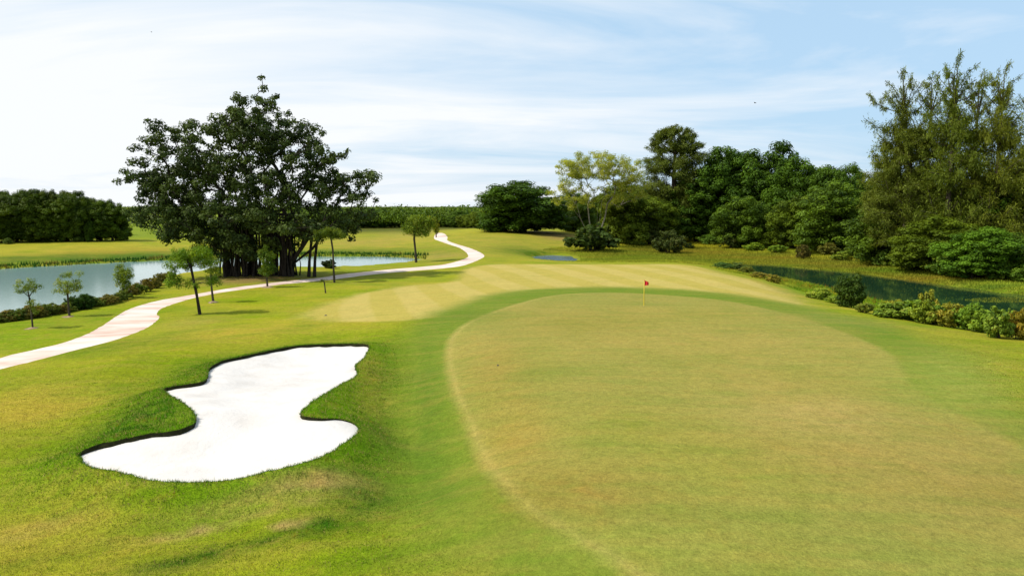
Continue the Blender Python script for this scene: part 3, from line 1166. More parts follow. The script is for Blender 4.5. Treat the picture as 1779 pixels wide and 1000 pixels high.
# ------------------------------------------------------------------ the banyan
def banyan():
    rng = np.random.default_rng(42)
    BX, BY = 440, 478
    q = at(BX, BY)
    depth = q[1] * math.cos(TH) + (CAM_H - q[2]) * math.sin(TH)
    k = depth / F
    E = []
    for cx, cy, rx, ry, wgt in ((385, 290, 105, 85, 1), (490, 285, 85, 85, .8), (330, 315, 85, 65, 1), (560, 325, 75, 55, .75), (470, 215, 62, 45, .8), (420, 235, 60, 45, .8),
                               (600, 375, 62, 28, 1.5), (340, 385, 80, 42, 1.7), (455, 375, 115, 56, 1.5), (300, 405, 34, 22, 1.6), (300, 240, 26, 24, .9), (525, 232, 34, 28, .8), (268, 312, 36, 32, .9),
                               (295, 365, 45, 42, 1.2), (430, 420, 100, 28, 2.0), (560, 395, 60, 22, 1.2), (640, 310, 22, 18, .7), (620, 340, 36, 24, .7), (560, 270, 40, 30, .6)):
        x, z = (cx - BX) * k, (BY - cy) * k
        dep = min(rx * 1.0, 115) * k
        # lobes also stand in front of and behind one another
        for s in ((0,) if rx > 60 else (-.8, .0, .8)):
            E.append((x, s * rx * k * 1.3 + rng.uniform(-1.5, 1.5), z, rx * k, max(dep, 5.0 if s == 0 else 3.0), ry * k, wgt))
    c = in_ellipsoids(E, 700, rng, .5, .95)
    # thin sprigs that break the top outline and arm ends
    sp = []
    for px, py in ((478, 145), (483, 165), (470, 178), (432, 158), (440, 170), (452, 175), (408, 180), (496, 190), (395, 200), (298, 208), (312, 215), (272, 238), (258, 250), (255, 275), (232, 312), (240, 318), (250, 302),
                   (536, 212), (565, 228), (600, 262), (612, 255), (648, 295), (655, 305), (640, 318), (652, 340), (636, 300), (598, 395), (615, 404), (236, 330), (470, 160), (420, 190), (500, 210), (545, 250), (580, 268), (622, 290)):
        y0 = rng.normal() * 2.2
        py += 10
        for j in range(4):
            g_ = j * .085
            qx, qy = px + (440 - px) * g_, py + (320 - py) * g_
            sp.append(((qx - BX) * k + rng.normal() * .35, y0 * (1 - g_) + rng.normal() * .5, (BY - qy) * k + rng.normal() * .35))
    c = np.vstack([c, sp])
    rad = rng.uniform(.7, 1.4, len(c))
    rad[-len(sp):] = rng.uniform(.55, .95, len(sp))
    # trunk bundle: main boles and hanging roots grown into pillars
    tr = []
    boles = [(-3.6, 0, 1), (-2.6, 1.2, 1), (-1.6, -1, 1), (-.6, .8, 1), (.4, -.6, 1), (1.3, 1.2, 1), (2.2, -.2, 1), (3.2, .8, 1), (4.3, -.4, 1), (5.2, .9, 1)]
    for x, y, _ in boles:
        top = (x * 1.25 + rng.normal() * .5, y * 1.6, 9.5 + rng.uniform(-1, 1.5))
        tr.append(np.array([(x, y, -.3), (x * .98 + rng.normal() * .15, y, 2.2), (x * 1.05 + rng.normal() * .25, y * 1.2, 5.0), top]))
    # leaning limbs on the right flank
    for x0, x1, z1, y in ((5.2, 9.0, 6.2, -1.5), (5.4, 8.0, 7.5, .3), (5.6, 11.5, 7.2, -.5), (5.0, 6.8, 8.2, 1.4)):
        tr.append(np.array([(x0, y * .4, -.2), (x0 + .5, y * .5, 1.8), ((x0 + x1) / 2 + .3, y * .8, 3.9), (x1, y, z1)]))
    P, par, load = skeleton(c, tr, rng, 1.7, .25, .1)
    load = np.maximum(load, 1)
    me_t = limb_mesh('banyan_trunk', P, par, load, .05, .48, 7, flare=1.5)
    e = bpy.data.objects.new('banyan_tree', None)
    COL.objects.link(e)
    e.location = q
    link('trunk', me_t, M['bark_dark'], e)
    o = link('crown', leaves_mesh('banyan_crown', c, rad, 95, .42, rng, .72, .3, .5, .55), M['leaf_banyan'], e)
    # aerial roots: each its own thin pillar
    for i in range(64):
        x = rng.uniform(-4.4, 6.4)
        y = rng.uniform(-2.2, 2.4)
        h = rng.uniform(7.5, 9.5)
        Pn = np.array([(x + rng.normal() * .12, y + rng.normal() * .12, z) for z in (-.2, 1.5, 3.2, 5.0, h)])
        me = limb_mesh('aerial_root', Pn, [-1, 0, 1, 2, 3], np.ones(5), rng.uniform(.06, .17), 1, 6, expo=0, flare=1.6)
        link('aerial_root', me, M['bark_dark'], e)
    # two slim stems just right of the bundle
    for x in (8.2, 9.0):
        Pn = np.array([(x, -.4, -.3), (x + .15, -.4, 2.2), (x + .5, -.5, 4.6), (x + .9, -.6, 7.2)])
        link('aerial_root', limb_mesh('aerial_root', Pn, [-1, 0, 1, 2], np.ones(4), .2, 1, 6, expo=0, flare=1.4), M['bark_dark'], e)
    tag(e, 'huge dark spreading tree with a bundle of many trunks beside the lake', 'tree')


banyan()

# ------------------------------------------------------------------ wood beyond the lake (left)
wood = [(-75, 421, 338, 70), (-48, 421, 334, 70), (-20, 421, 337, 66), (6, 421, 335, 64), (30, 420, 336, 60), (52, 420, 333, 58), (76, 420, 333, 60), (98, 419, 334, 58), (118, 419, 335, 56), (138, 419, 338, 54),
        (158, 418, 344, 54), (176, 418, 350, 48), (196, 418, 353, 50), (208, 417, 357, 36)]
for i, (px, b, t, w) in enumerate(wood):
    put_tree('broad%d' % ((i * 3) % 5), 'broadleaf_tree', px, b, t + (0, 5, -2, 8, 2, -3, 6)[i % 7], w * (1.3, 1.05, 1.5)[i % 3], ('dark dense tree in the wood across the lake, %s from the left end' % ORD[i - 2]) if i > 1 else ('outermost' if i == 0 else 'second outermost') + ' dark tree of the wood beyond the left edge of the picture', 'leaf_broad', 'bark_dark', jc((.72, .70, .48), .2), 'trees of the dark wood across the lake')
for i, px in enumerate(range(-10, 200, 30)):
    q, h, wm = span(px, 415, 338 if px < 140 else 352, 60)
    q = q * np.array([1.14, 1.14, 1])
    q[2] = gz(q[0], q[1])
    t, c = PROTO['broad%d' % ((i + 2) % 5)]
    tree_obj('broadleaf_tree', q, t, c, M['bark_dark'], M['leaf_broad'], (wm / 6.5, wm / 6.5, (h + 1.4) / 9.9), i * 1.3, jc((.70, .68, .6)), 'dark back-rank tree in the wood across the lake, %s from left' % ORD[i], 'tree', 'back rank of the dark wood')
for px, b, t, w, lab in ((14, 424, 412, 19, 'small rounded pale green bush at the foot of the dark wood'), (83, 420, 414, 17, 'low grey-green bush in the middle of the dark wood edge'), (138, 420, 410, 22, 'bright green mound-shaped bush before the dark wood')):
    put_shrub('shrub0', 'bush', px, b, t, w, lab, jc((.9, 1.1, .8)), 'bushes at the edge of the dark wood')
for px, b, t, w, lab in ((10, 420, 380, 22, 'slender young tree against the dark wood at the far left'), (62, 420, 376, 16, 'slim green sapling against the dark wood, left of the yellowish one'), (108, 420, 383, 14, 'slim yellowish sapling against the dark wood'),
                         (156, 420, 386, 18, 'thin sapling against the dark wood, right of the mound-shaped bush')):
    put_tree('broad1', 'sapling', px, b, t, w, lab, 'leaf_young', color=jc((.6, .75, .6)), group='saplings before the dark wood', wnat=9)

# ------------------------------------------------------------------ far row in the middle
far = [(612, 402, 362, 40), (632, 402, 366, 34), (650, 402, 362, 38), (668, 401, 366, 34), (686, 400, 364, 34), (702, 400, 368, 30), (718, 399, 366, 30), (736, 398, 370, 28), (752, 399, 372, 24), (766, 398, 366, 30),
       (782, 398, 372, 28), (797, 398, 366, 32), (812, 398, 372, 30), (826, 398, 368, 30), (842, 399, 366, 34)]
for i, (px, b, t, w) in enumerate(far):
    q, h, wm = span(px, min(b, 403), t, w)
    if q[1] < 235:
        q = q * (300 / q[1])
    else:
        q = q * 1.2
    q[2] = gz(q[0], q[1])
    d = ray(px, t)
    h = CAM_H + d[2] * q[1] / d[1] - q[2]
    wm = w * q[1] / F
    tt, c = PROTO['broad%d' % (i % 5)]
    tree_obj('broadleaf_tree', q, tt, c, M['bark'], M['leaf_broad'], (wm / 6.2, wm / 6.2, h / 9.9), i * 2.1, random.choice(((.75, .9, .7), (1.15, 1.1, .8), (.95, 1.05, .8), (1.3, 1.2, .8))), 'distant green tree behind the far fairway, %s to the right of the huge tree' % ORD[i], 'tree', 'row of distant trees behind the far fairway')

# ------------------------------------------------------------------ trees on the right
dark = (.62, .80, .62)
mid = (.88, .98, .72)
oliv = (1.0, .95, .66)
G = 'trees at the edge of the wood on the right'
RT = [
    ('broad2', 908, 403, 318, 150, 'wide round dark green tree left of the pale airy tree', 'leaf_broad', dark),
    ('broad0', 868, 402, 332, 60, 'small dark tree joined to the left flank of the wide round tree', 'leaf_broad', dark),
    ('needle3', 1168, 420, 214, 108, 'tall dense column-shaped casuarina standing above the middle of the wood', 'leaf_needle', (.62, .72, .62)),
    ('broad1', 1085, 424, 318, 95, 'olive green tree between the pale airy tree and the column-shaped casuarina', 'leaf_broad', oliv),
    ('broad3', 1135, 423, 345, 90, 'low olive tree in front of the column-shaped casuarina', 'leaf_broad', oliv),
    ('broad4', 1210, 420, 300, 110, 'dark green tree right behind the column-shaped casuarina', 'leaf_broad', dark),
    ('broad0', 1262, 420, 258, 105, 'tall dark green tree with ragged top, first right of the column-shaped casuarina', 'leaf_broad', dark),
    ('broad2', 1325, 420, 256, 120, 'broad dark green tree with the highest top between the casuarinas', 'leaf_broad', dark),
    ('broad3', 1380, 424, 280, 100, 'dark green tree with a sprig rising from its right shoulder', 'leaf_broad', dark),
    ('broad1', 1430, 426, 296, 95, 'dark green tree where the skyline dips before the tall casuarinas', 'leaf_broad', dark),
    ('broad4', 1475, 430, 293, 85, 'dark tree tucked against the left side of the tall casuarinas', 'leaf_broad', dark),
    ('broad0', 1288, 431, 342, 84, 'rounded mid green tree by the yellow-green bank', 'leaf_broad', mid),
    ('broad1', 1375, 432, 345, 88, 'olive tree on the marsh edge, right of the rounded tree', 'leaf_broad', oliv),
    ('broad4', 1455, 440, 322, 130, 'large domed green tree in front of the tall casuarinas', 'leaf_broad', mid),
    ('broad2', 1545, 458, 345, 130, 'leafy green tree below the leftmost tall casuarina', 'leaf_broad', mid),
    ('broad3', 1625, 472, 380, 130, 'green tree at the marsh edge below the tallest casuarina', 'leaf_broad', oliv),
    ('broad1', 1700, 484, 398, 120, 'fresh green rounded tree near the marsh at the right', 'leaf_broad', (1.0, 1.3, .9)),
    ('broad0', 1768, 482, 405, 95, 'green tree cut by the right edge of the picture', 'leaf_broad', mid),
    ('broad4', 1765, 462, 290, 130, 'tall brownish green tree behind, at the right edge of the picture', 'leaf_broad', oliv),
    ('broad2', 1690, 462, 330, 120, 'dark tree under the rightmost tall casuarina', 'leaf_broad', dark),
    ('needle1', 1552, 462, 112, 118, 'tall casuarina with bare spiky tips, leftmost of the tall ones', 'leaf_needle', (.75, .78, .62)),
    ('needle0', 1572, 464, 215, 135, 'bushy lower casuarina in front of the leftmost tall one', 'leaf_needle', (.62, .68, .52)),
    ('needle1', 1642, 466, 86, 125, 'tallest casuarina of the wood', 'leaf_needle', (.72, .78, .5)),
    ('needle1', 1722, 466, 104, 120, 'tall casuarina right of the tallest one', 'leaf_needle', (.8, .82, .52)),
    ('needle2', 1778, 468, 150, 120, 'thin see-through casuarina at the right edge of the picture', 'leaf_needle', (.9, .92, .6)),
    ('needle2', 1600, 460, 120, 120, 'sparse casuarina between the two left tall ones', 'leaf_needle', (.8, .82, .6)),
    ('needle2', 1680, 461, 118, 120, 'sparse casuarina directly right of the tallest one', 'leaf_needle', (.85, .88, .55)),
]
for key, px, b, t, w, lab, leaf, colr in RT:
    nd = key.startswith('needle')
    put_tree(key, 'casuarina_tree' if nd else 'broadleaf_tree', px, b, t + (9 if nd else 0), w, lab, leaf, 'bark', jc(colr, .06), G, wnat=(3.9 if key == 'needle3' else 4.5) if nd else 7.0)
# second rank fills the wood's depth
for i, (px, t, w) in enumerate(((1000, 345, 70), (1050, 350, 70), (1110, 330, 80), (1190, 318, 90), (1245, 305, 100), (1300, 300, 110), (1350, 305, 100), (1405, 312, 100), (1465, 315, 100), (1520, 310, 110), (1590, 320, 110), (1660, 320, 110), (1735, 310, 110))):
    q, h, wm = span(px, 415 if px < 1400 else 430, t, w)
    q = q * np.array([1.18, 1.18, 1])
    q[2] = gz(q[0], q[1])
    tt, c = PROTO['broad%d' % ((i * 2) % 5)]
    tree_obj('broadleaf_tree', q, tt, c, M['bark'], M['leaf_broad'], (wm * 1.18 / 7.5, wm * 1.18 / 7.5, (h + 2) / 9.9), i * 1.7, jc((.7, .78, .65)), 'dark back-rank tree behind the wood on the right, %s from left' % ORD[i], 'tree', 'back rank of the wood on the right')


# pale airy tree
def pale_tree():
    rng = np.random.default_rng(77)
    q, h, wm = span(1032, 428, 262, 165)
    k = wm / 165
    E = []
    for cx, cy, rx, ry in ((1030, 290, 60, 24), (985, 310, 34, 30), (1075, 295, 44, 28), (1100, 320, 28, 30), (965, 335, 18, 14), (1000, 350, 40, 14), (1050, 335, 50, 30)):
        x, z = (cx - 1032) * k, (428 - cy) * k
        E.append((x, rng.uniform(-2, 2), z, rx * k, rx * k * .9, ry * k, 1.0 if cy < 325 else .35))
    c = in_ellipsoids(E, 270, rng, .4, .8)
    rad = rng.uniform(.8, 1.5, len(c))
    tr = []
    for x0, x1, y in ((-1.2, -4.6, 0), (-.5, -1.6, 1.2), (.3, .8, -1), (1.0, 3.4, .6), (.6, 2.0, 1.8)):
        tr.append(np.array([(x0, y * .3, -.2), (x0 * 1.25, y * .4, 3.0), ((x0 + x1) * .6, y * .7, 7.0), (x1, y, 11.0)]))
    P, par, load = skeleton(c, tr, rng, 1.6, .3, .02)
    tree_obj('pale_tree', q, limb_mesh('pale_trunk', P, par, load, .028, .20, 6), leaves_mesh('pale_crown', c, rad, 105, .34, rng, .7, .3, .5), M['bark_pale'], M['leaf_pale'],
             label='airy pale yellow-green tree with slender forked stems and sky showing through', group=None)


pale_tree()
put_shrub('bigleaf0', 'bush', 1030, 436, 388, 95, 'dark leafy bush at the foot of the pale airy tree', (.42, .55, .45), G)
put_shrub('bigleaf1', 'bush', 1083, 424, 372, 60, 'dark bush right of the pale airy tree stems', (.32, .42, .35), G)
put_shrub('shrub1', 'bush', 1160, 440, 398, 62, 'drooping dark bush standing alone on the marsh edge', (.45, .5, .45), G)
put_shrub('shrub2', 'bush', 1130, 426, 392, 60, 'olive bush behind the drooping bush', (.55, .6, .5), G)
put_shrub('shrub3', 'bush', 1270, 432, 398, 50, 'dark low bush under the rounded tree', (.4, .5, .4), G)
put_shrub('shrub0', 'bush', 1395, 450, 422, 28, 'bush with rusty orange top on the yellow-green bank', (.85, .62, .6), G)
put_shrub('shrub1', 'bush', 1440, 444, 420, 40, 'pale straw-coloured bush on the bank', (1.3, 1.1, .9), G)
put_shrub('shrub2', 'bush', 1198, 433, 421, 18, 'small dark bush alone on the yellow bank', (.35, .45, .4), G)
for i, (px, b, t, w, c) in enumerate(sorted(((1235, 425, 405, 50, (.6, .8, .6)), (1330, 426, 404, 50, (.5, .7, .55)), (1420, 436, 412, 55, (.6, .75, .5)), (1490, 450, 420, 60, (.6, .7, .5)), (1540, 462, 430, 60, (.55, .7, .5)), (1580, 470, 432, 55, (.6, .62, .5)), (1640, 480, 440, 60, (.5, .7, .5)),
                                       (1690, 486, 432, 80, (.42, .7, .45)), (1740, 486, 446, 60, (.6, .8, .5)), (1785, 490, 455, 70, (.7, .9, .55)), (1350, 440, 424, 40, (.9, 1.1, .6)), (1310, 436, 420, 40, (1.0, 1.15, .6)), (1460, 452, 436, 40, (.9, .95, .6)), (1515, 450, 432, 40, (1.1, 1.1, .6))))):
    put_shrub('shrub%d' % (i % 4), 'bush', px, b, t, w, 'leafy bush along the far edge of the marsh, %s from the left' % ORD[i], (c[0] * 1.5, c[1] * 1.6, c[2] * 1.2), 'bushes along the far edge of the marsh')

# ------------------------------------------------------------------ bank in front of the marsh (right)
put_shrub('dense0', 'bush', 1476, 533, 475, 62, 'round glossy dark green bush standing alone on the bank', (.42, .62, .36))
flank = [(1250, 466, 452, 30, (.4, .6, .5)), (1275, 470, 456, 26, (.45, .55, .5)), (1300, 478, 462, 26, (.7, .65, .4)), (1325, 484, 470, 24, (1.1, .8, .5)), (1348, 490, 476, 20, (1.1, .8, .5)), (1430, 520, 502, 30, (1.1, 1.2, .6)), (1455, 528, 508, 26, (1.1, 1.2, .6)),
         (1508, 540, 520, 26, (.8, .8, .5)), (1545, 552, 518, 44, (.7, .85, .45)), (1575, 556, 508, 46, (.75, .95, .45)), (1600, 562, 516, 40, (.9, .95, .4)), (1630, 566, 516, 46, (.6, .85, .4)), (1652, 570, 512, 40, (1.0, .8, .4)), (1680, 574, 522, 44, (.65, .9, .42)),
         (1700, 578, 530, 40, (.8, 1.0, .45)), (1725, 582, 526, 44, (.7, .85, .42)), (1748, 586, 532, 40, (.75, .9, .4)), (1768, 588, 528, 40, (1.1, .75, .38)), (1795, 592, 540, 46, (.8, 1.0, .45)), (1612, 556, 506, 30, (1.05, .9, .45)), (1560, 545, 512, 26, (1.1, .95, .45))]
flank = sorted((px + random.uniform(-8, 8), b + random.uniform(-3, 5), t + random.uniform(-4, 14), w * random.uniform(1.1, 1.9), c) for px, b, t, w, c in flank)
for i, (px, b, t, w, c) in enumerate(flank):
    # on the slope just beyond the crest
    key = random.choice(('bigleaf0', 'bigleaf1', 'shrub1', 'shrub3')) if px > 1530 else 'shrub%d' % (i % 4)
    lab = ('leafy shrub with yellow and rusty leaves on the right bank, %s from left' if px > 1530 else 'low scrubby bush on the crest of the bank, %s along from the left') % ORD[i]
    put_shrub(key, 'shrub', px, b, t, w, lab, tuple(1.8 * v for v in c), 'shrubs along the bank on the right')

# ------------------------------------------------------------------ hedge along the near shore (left)
hedge = []
for i in range(24):
    f = i / 23
    px = 2 + 290 * f
    base = float(np.interp(px, [-30, 0, 64, 96, 142, 172, 210, 240, 292], [566, 561, 553, 547, 536, 532, 523, 512, 490]))
    hgt = 23 + 3 * math.sin(f * 9) + random.uniform(-3, 3) - 5 * f
    c = (1.5, 1.05, .8) if random.random() < .62 else (1.0, 1.1, .65)
    if 120 < px < 160:
        c = (.35, .6, .35)
        hgt += 10
    hedge.append((px, base, base - hgt, 38 - 8 * f, c))
for i, (px, b, t, w, c) in enumerate(hedge):
    put_shrub('shrub%d' % (i % 4), 'hedge_shrub', px, b, t, w, '%s shrub in the hedge along the near lake shore, %s from the left' % ('brownish' if c[0] > 1.2 else 'green', ORD[i]), jc(c), 'shrubs of the hedge along the lake shore')


# ------------------------------------------------------------------ young trees on the lawn
def young(name, px, base, top, ells, trunk_px, nclump, per, lsize, label, leaf='leaf_young', color=(1, 1, 1), r=.09, seed=1, clump=(.28, .5), bark='bark', mind=.25, mound=0.0):
    """ells and trunk points in picture pixels around the tree; depth is made up to match"""
    rng = np.random.default_rng(seed)
    q = at(px, base)
    depth = q[1] * math.cos(TH) + (CAM_H - q[2]) * math.sin(TH)
    k = depth / F
    E = [((cx - px) * k, rng.uniform(-.2, .2) * rx * k, (base - cy) * k, rx * k, rx * k * .9, ry * k, 1) for cx, cy, rx, ry in ells]
    c = in_ellipsoids(E, nclump, rng, .45, mind)
    rad = rng.uniform(*clump, len(c))
    tr = [np.array([((x - px) * k, rng.normal() * .05, (base - y) * k) for x, y in trunk_px])]
    tr[0][0, 2] = -.15
    P, par, load = skeleton(c, tr, rng, .8, .3, .06)
    e = tree_obj(name, q, limb_mesh(name + '_trunk', P, par, load, .012, r, 6), leaves_mesh(name + '_crown', c, rad, per * 2.4, lsize * .66, rng, .9, .2, .5), M[bark], M[leaf], color=color, label=label, group='young trees on the lawn')
    if mound:
        v, f = [(0, 0, .16)], []
        for ri, (rr, zz) in enumerate(((.35, .13), (.65, .06), (.95, -.05))):
            for a in range(12):
                t_ = a * math.pi / 6
                r2 = rr * rng.uniform(.8, 1.25) * mound
                v.append((math.cos(t_) * r2, math.sin(t_) * r2, zz + rng.uniform(-.02, .02)))
        for a in range(12):
            b = (a + 1) % 12
            f.append((0, 1 + a, 1 + b))
            for ri in range(2):
                f.append((1 + ri * 12 + a, 13 + ri * 12 + a, 13 + ri * 12 + b, 1 + ri * 12 + b))
        me = bpy.data.meshes.new('soil_mound')
        me.from_pydata(v, [], f)
        link('soil_mound', me, M['earth'], e)
    return e


young('young_tree', 57, 571, 479, [(52, 495, 18, 13), (42, 506, 12, 8), (63, 500, 12, 9), (62, 532, 12, 14), (55, 484, 6, 5)], [(57, 571), (56, 545), (54, 515), (53, 500)], 34, 26, .17, 'thin young tree with small leafy tufts, nearest the left edge', seed=11, mound=.8, r=.06, clump=(.2, .38))
young('young_tree', 120, 551, 470, [(122, 496, 22, 12), (118, 482, 14, 10), (135, 500, 14, 8), (145, 475, 6, 6), (110, 503, 10, 7)], [(120, 551), (120, 525), (120, 508), (122, 490)], 44, 26, .18, 'small young tree with a round crown on a straight stem by the hedge', seed=12, mound=.9, r=.085, clump=(.22, .42))
young('young_tree', 215, 519, 457, [(215, 478, 14, 16), (212, 466, 9, 8), (216, 492, 11, 12)], [(215, 519), (215, 500), (215, 480)], 46, 30, .24, 'compact bushy young tree standing in the hedge before the lake', seed=13, r=.1, clump=(.3, .5))
young('young_tree', 347, 545, 425, [(345, 440, 30, 14), (312, 448, 22, 18), (300, 470, 12, 14), (330, 455, 30, 14), (312, 490, 20, 9), (335, 498, 14, 8), (370, 490, 18, 8), (296, 480, 8, 14), (362, 452, 12, 10)],
      [(347, 545), (343, 515), (339, 485), (336, 463), (330, 452)], 120, 34, .22, 'tallest young tree with dark leaning stem and spreading crown beside the path', seed=14, r=.12, color=(.75, .95, .65), bark='bark_dark', clump=(.3, .55))
young('young_tree', 370, 525, 440, [(370, 460, 14, 14), (360, 474, 10, 8), (376, 472, 8, 10), (372, 448, 8, 6)], [(370, 525), (369, 500), (368, 480), (369, 465)], 40, 28, .2, 'slim young tree right behind the tallest one beside the path', seed=15, mound=.6, r=.1, clump=(.25, .45))
young('young_tree', 465, 499, 425, [(465, 450, 13, 20), (462, 435, 7, 8), (466, 468, 14, 9)], [(465, 499), (464, 482), (464, 465), (465, 445)], 60, 30, .24, 'dark conical young tree in front of the huge trunks', seed=16, mound=1.1, r=.1, color=(.5, .62, .5), clump=(.3, .5))
young('umbrella_tree', 581, 491, 397, [(572, 404, 26, 6), (588, 408, 18, 6), (558, 410, 12, 6), (573, 400, 14, 4)], [(581, 491), (580, 465), (580, 435), (577, 412)], 60, 30, .26, 'slender flat-topped tree like an umbrella in front of the lake', seed=17, r=.12, color=(.55, .6, .5), clump=(.3, .5))
young('young_tree', 566, 509, 483, [(560, 487, 5, 2.5), (568, 486, 4, 2)], [(566, 509), (565, 500), (564, 490)], 10, 14, .12, 'tiny staked sapling on the lawn below the umbrella-shaped tree', seed=18, r=.07, clump=(.1, .2), mind=.1, color=(.6, .6, .5))
young('young_tree', 723, 456, 374, [(722, 392, 16, 14), (710, 398, 12, 8), (735, 402, 13, 8), (745, 388, 10, 12), (728, 380, 10, 8)], [(723, 456), (722, 435), (720, 415), (721, 398)], 80, 30, .42, 'single tree with thin straight stem at the end of the lake', seed=19, r=.2, color=(.85, .9, .8), clump=(.6, 1.0), mind=.5)
young('young_tree', 758, 412, 374, [(757, 392, 5, 14), (755, 384, 4, 8)], [(758, 412), (757, 400), (757, 388)], 30, 24, .5, 'narrow yellowish tree where the path disappears over the rise', seed=20, r=.15, color=(1.2, 1.0, .7), clump=(.5, .8), mind=.4)
put_shrub('bigleaf0', 'bush', 571, 466, 450, 30, 'dark round bush at the water edge behind the umbrella-shaped tree', (.3, .42, .32))
put_shrub('shrub1', 'bush', 146, 538, 508, 34, 'dark green bush behind the small round-crowned tree', (.3, .55, .3))


# ------------------------------------------------------------------ loose vegetation (stuff)
def mat_blade(name, trans=.3, vary=.35):
    m, t, out = mat_base(name)
    c = attr(t, 'Col').outputs['Color']
    b = N(t, 'ShaderNodeBsdfDiffuse')
    t.links.new(c, b.inputs[0])
    tr = N(t, 'ShaderNodeBsdfTranslucent')
    t.links.new(c, tr.inputs[0])
    mx = N(t, 'ShaderNodeMixShader')
    mx.inputs[0].default_value = trans
    t.links.new(b.outputs[0], mx.inputs[1])
    t.links.new(tr.outputs[0], mx.inputs[2])
    t.links.new(mx.outputs[0], out.inputs[0])
    return m


M['blade'] = mat_blade('grass_blade')


def scatter(tri_ids, dens, rng, zz):
    """random points on ground triangles: dens per square metre (array per triangle)"""
    T = GT[tri_ids]
    a, b, c = GV[T[:, 0]], GV[T[:, 1]], GV[T[:, 2]]
    area = .5 * np.abs((b[:, 0] - a[:, 0]) * (c[:, 1] - a[:, 1]) - (b[:, 1] - a[:, 1]) * (c[:, 0] - a[:, 0]))
    cnt = rng.poisson(area * dens)
    idx = np.repeat(np.arange(len(T)), cnt)
    u, v = rng.random(len(idx)), rng.random(len(idx))
    f = u + v > 1
    u[f], v[f] = 1 - u[f], 1 - v[f]
    w = np.c_[1 - u - v, u, v]
    tt = T[idx]
    P = (GV[tt] * w[..., None]).sum(1)
    Z = (zz[tt] * w).sum(1)
    C = (CV[tt] * w[..., None]).sum(1)
    global SC_T, SC_W
    SC_T, SC_W = tt, w
    return np.c_[P, Z], C


def on_points(field):
    """a per-vertex field carried to the points of the last scatter"""
    return (field[SC_T] * SC_W).sum(1)


def blades(name, pos, col, height, width, lean, rng, label, cat, vary=.3):
    m = len(pos)
    a = rng.uniform(0, 6.283, m)
    d = np.c_[np.cos(a), np.sin(a), np.zeros(m)]
    b = rng.uniform(0, 6.283, m)
    ln = np.c_[np.cos(b), np.sin(b), np.zeros(m)] * (np.abs(rng.normal(size=m)) * lean * height)[:, None]
    v = np.empty((m, 3, 3))
    v[:, 0] = pos - d * width[:, None] * .5 - np.array([0, 0, .01])
    v[:, 1] = pos + d * width[:, None] * .5 - np.array([0, 0, .01])
    v[:, 2] = pos + ln + np.array([0, 0, 1.]) * height[:, None]
    me = fast_mesh(name, v.reshape(-1, 3), np.arange(m * 3).reshape(-1, 3), 3)
    k = 1 + rng.uniform(-vary, vary, m)
    cc = np.clip(col * k[:, None], 0, 1)
    at_ = me.color_attributes.new('Col', 'FLOAT_COLOR', 'CORNER')
    at_.data.foreach_set('color', np.repeat(np.c_[cc, np.ones(m)], 3, axis=0).astype(np.float32).ravel())
    o = link(name, me, M['blade'])
    tag(o, label, cat, None, 'stuff')
    return o


rg = np.random.default_rng(5)
cd = np.linalg.norm(cen, axis=1)
vis = (cen[:, 1] > 10) & (np.abs(cen[:, 0]) < cen[:, 1] * .85 + 4)
sel = np.where(vis & (cd < 62) & ((zone == 0) | (zone == 3)))[0]
pos, col = scatter(sel, 640 * (18 / np.maximum(cd[sel], 14)) ** 1.1 * np.where(zone[sel] == 3, .8, 1.0), rg, GZ)
dpos = -on_points(np.clip(dB, -8, 8))
dfr = on_points(np.clip(dFr, -8, 8))
dgr = -on_points(np.clip(dG, -8, 8))
nd = np.linalg.norm(pos, axis=1)
mown = smoothstep(-1.8, .6, dfr)
tall = (.034 + .045 * np.exp(-(np.maximum(dpos, 0) / 2.0) ** 2) + .02 * (col[:, 1] < .12)) * (1 - mown) + mown * (.008 + .008 * smoothstep(0, 3, dgr))
tall *= 1 - .75 * smoothstep(40, 62, nd)
c1 = vnoise(pos[:, :2], .9, 71)
c2_ = vnoise(pos[:, :2], .35, 72)
tall *= np.where(mown > .5, 1, .55 + .6 * c1 + .35 * c2_)
c3 = vnoise(pos[:, :2], 1.7, 73)
c4 = vnoise(pos[:, :2], .5, 74)
col = lerp(col, np.array(lin((206, 160, 62))), .55 * smoothstep(.6, .95, c3 * .6 + c4 * .4) * (1 - mown))
col = lerp(col, C_DEEP, .5 * smoothstep(.55, .9, c1) * (1 - mown))
hgt = tall * rg.uniform(.5, 1.5, len(pos))
dryb = rg.random(len(pos)) < .15 * (1 - mown)
col = np.where(dryb[:, None], C_STRAW * .9, col * np.array([1.0, 1.0, .85]))
boost = 1.08 + .32 * smoothstep(.012, .05, tall)
blades('rough_grass', pos, col * boost[:, None], hgt, .010 + nd * .0004, .7, rg, 'short tufted green grass round the bunker and along the slope', 'grass')
# shaggy fringe hanging over the bunker's edge
ne = 9000
ki = rg.integers(0, nb, ne)
kf = rg.random(ne)
ep = lipv[ki] * (1 - kf[:, None]) + lipv[(ki + 1) % nb] * kf[:, None]
ep[:, :2] += rg.normal(size=(ne, 2)) * .03
ec = np.where((rg.random(ne) < .2)[:, None], C_STRAW, C_LUSH * 1.1)
blades('bunker_edge_grass', ep, ec, rg.uniform(.03, .09, ne) * (.35 + 1.3 * vnoise(ep[:, :2], .5, 77)), np.full(ne, .02), 1.1, rg, 'shaggy longer grass along the edge of the sand bunker', 'grass', .4)
print('rough blades', len(pos))

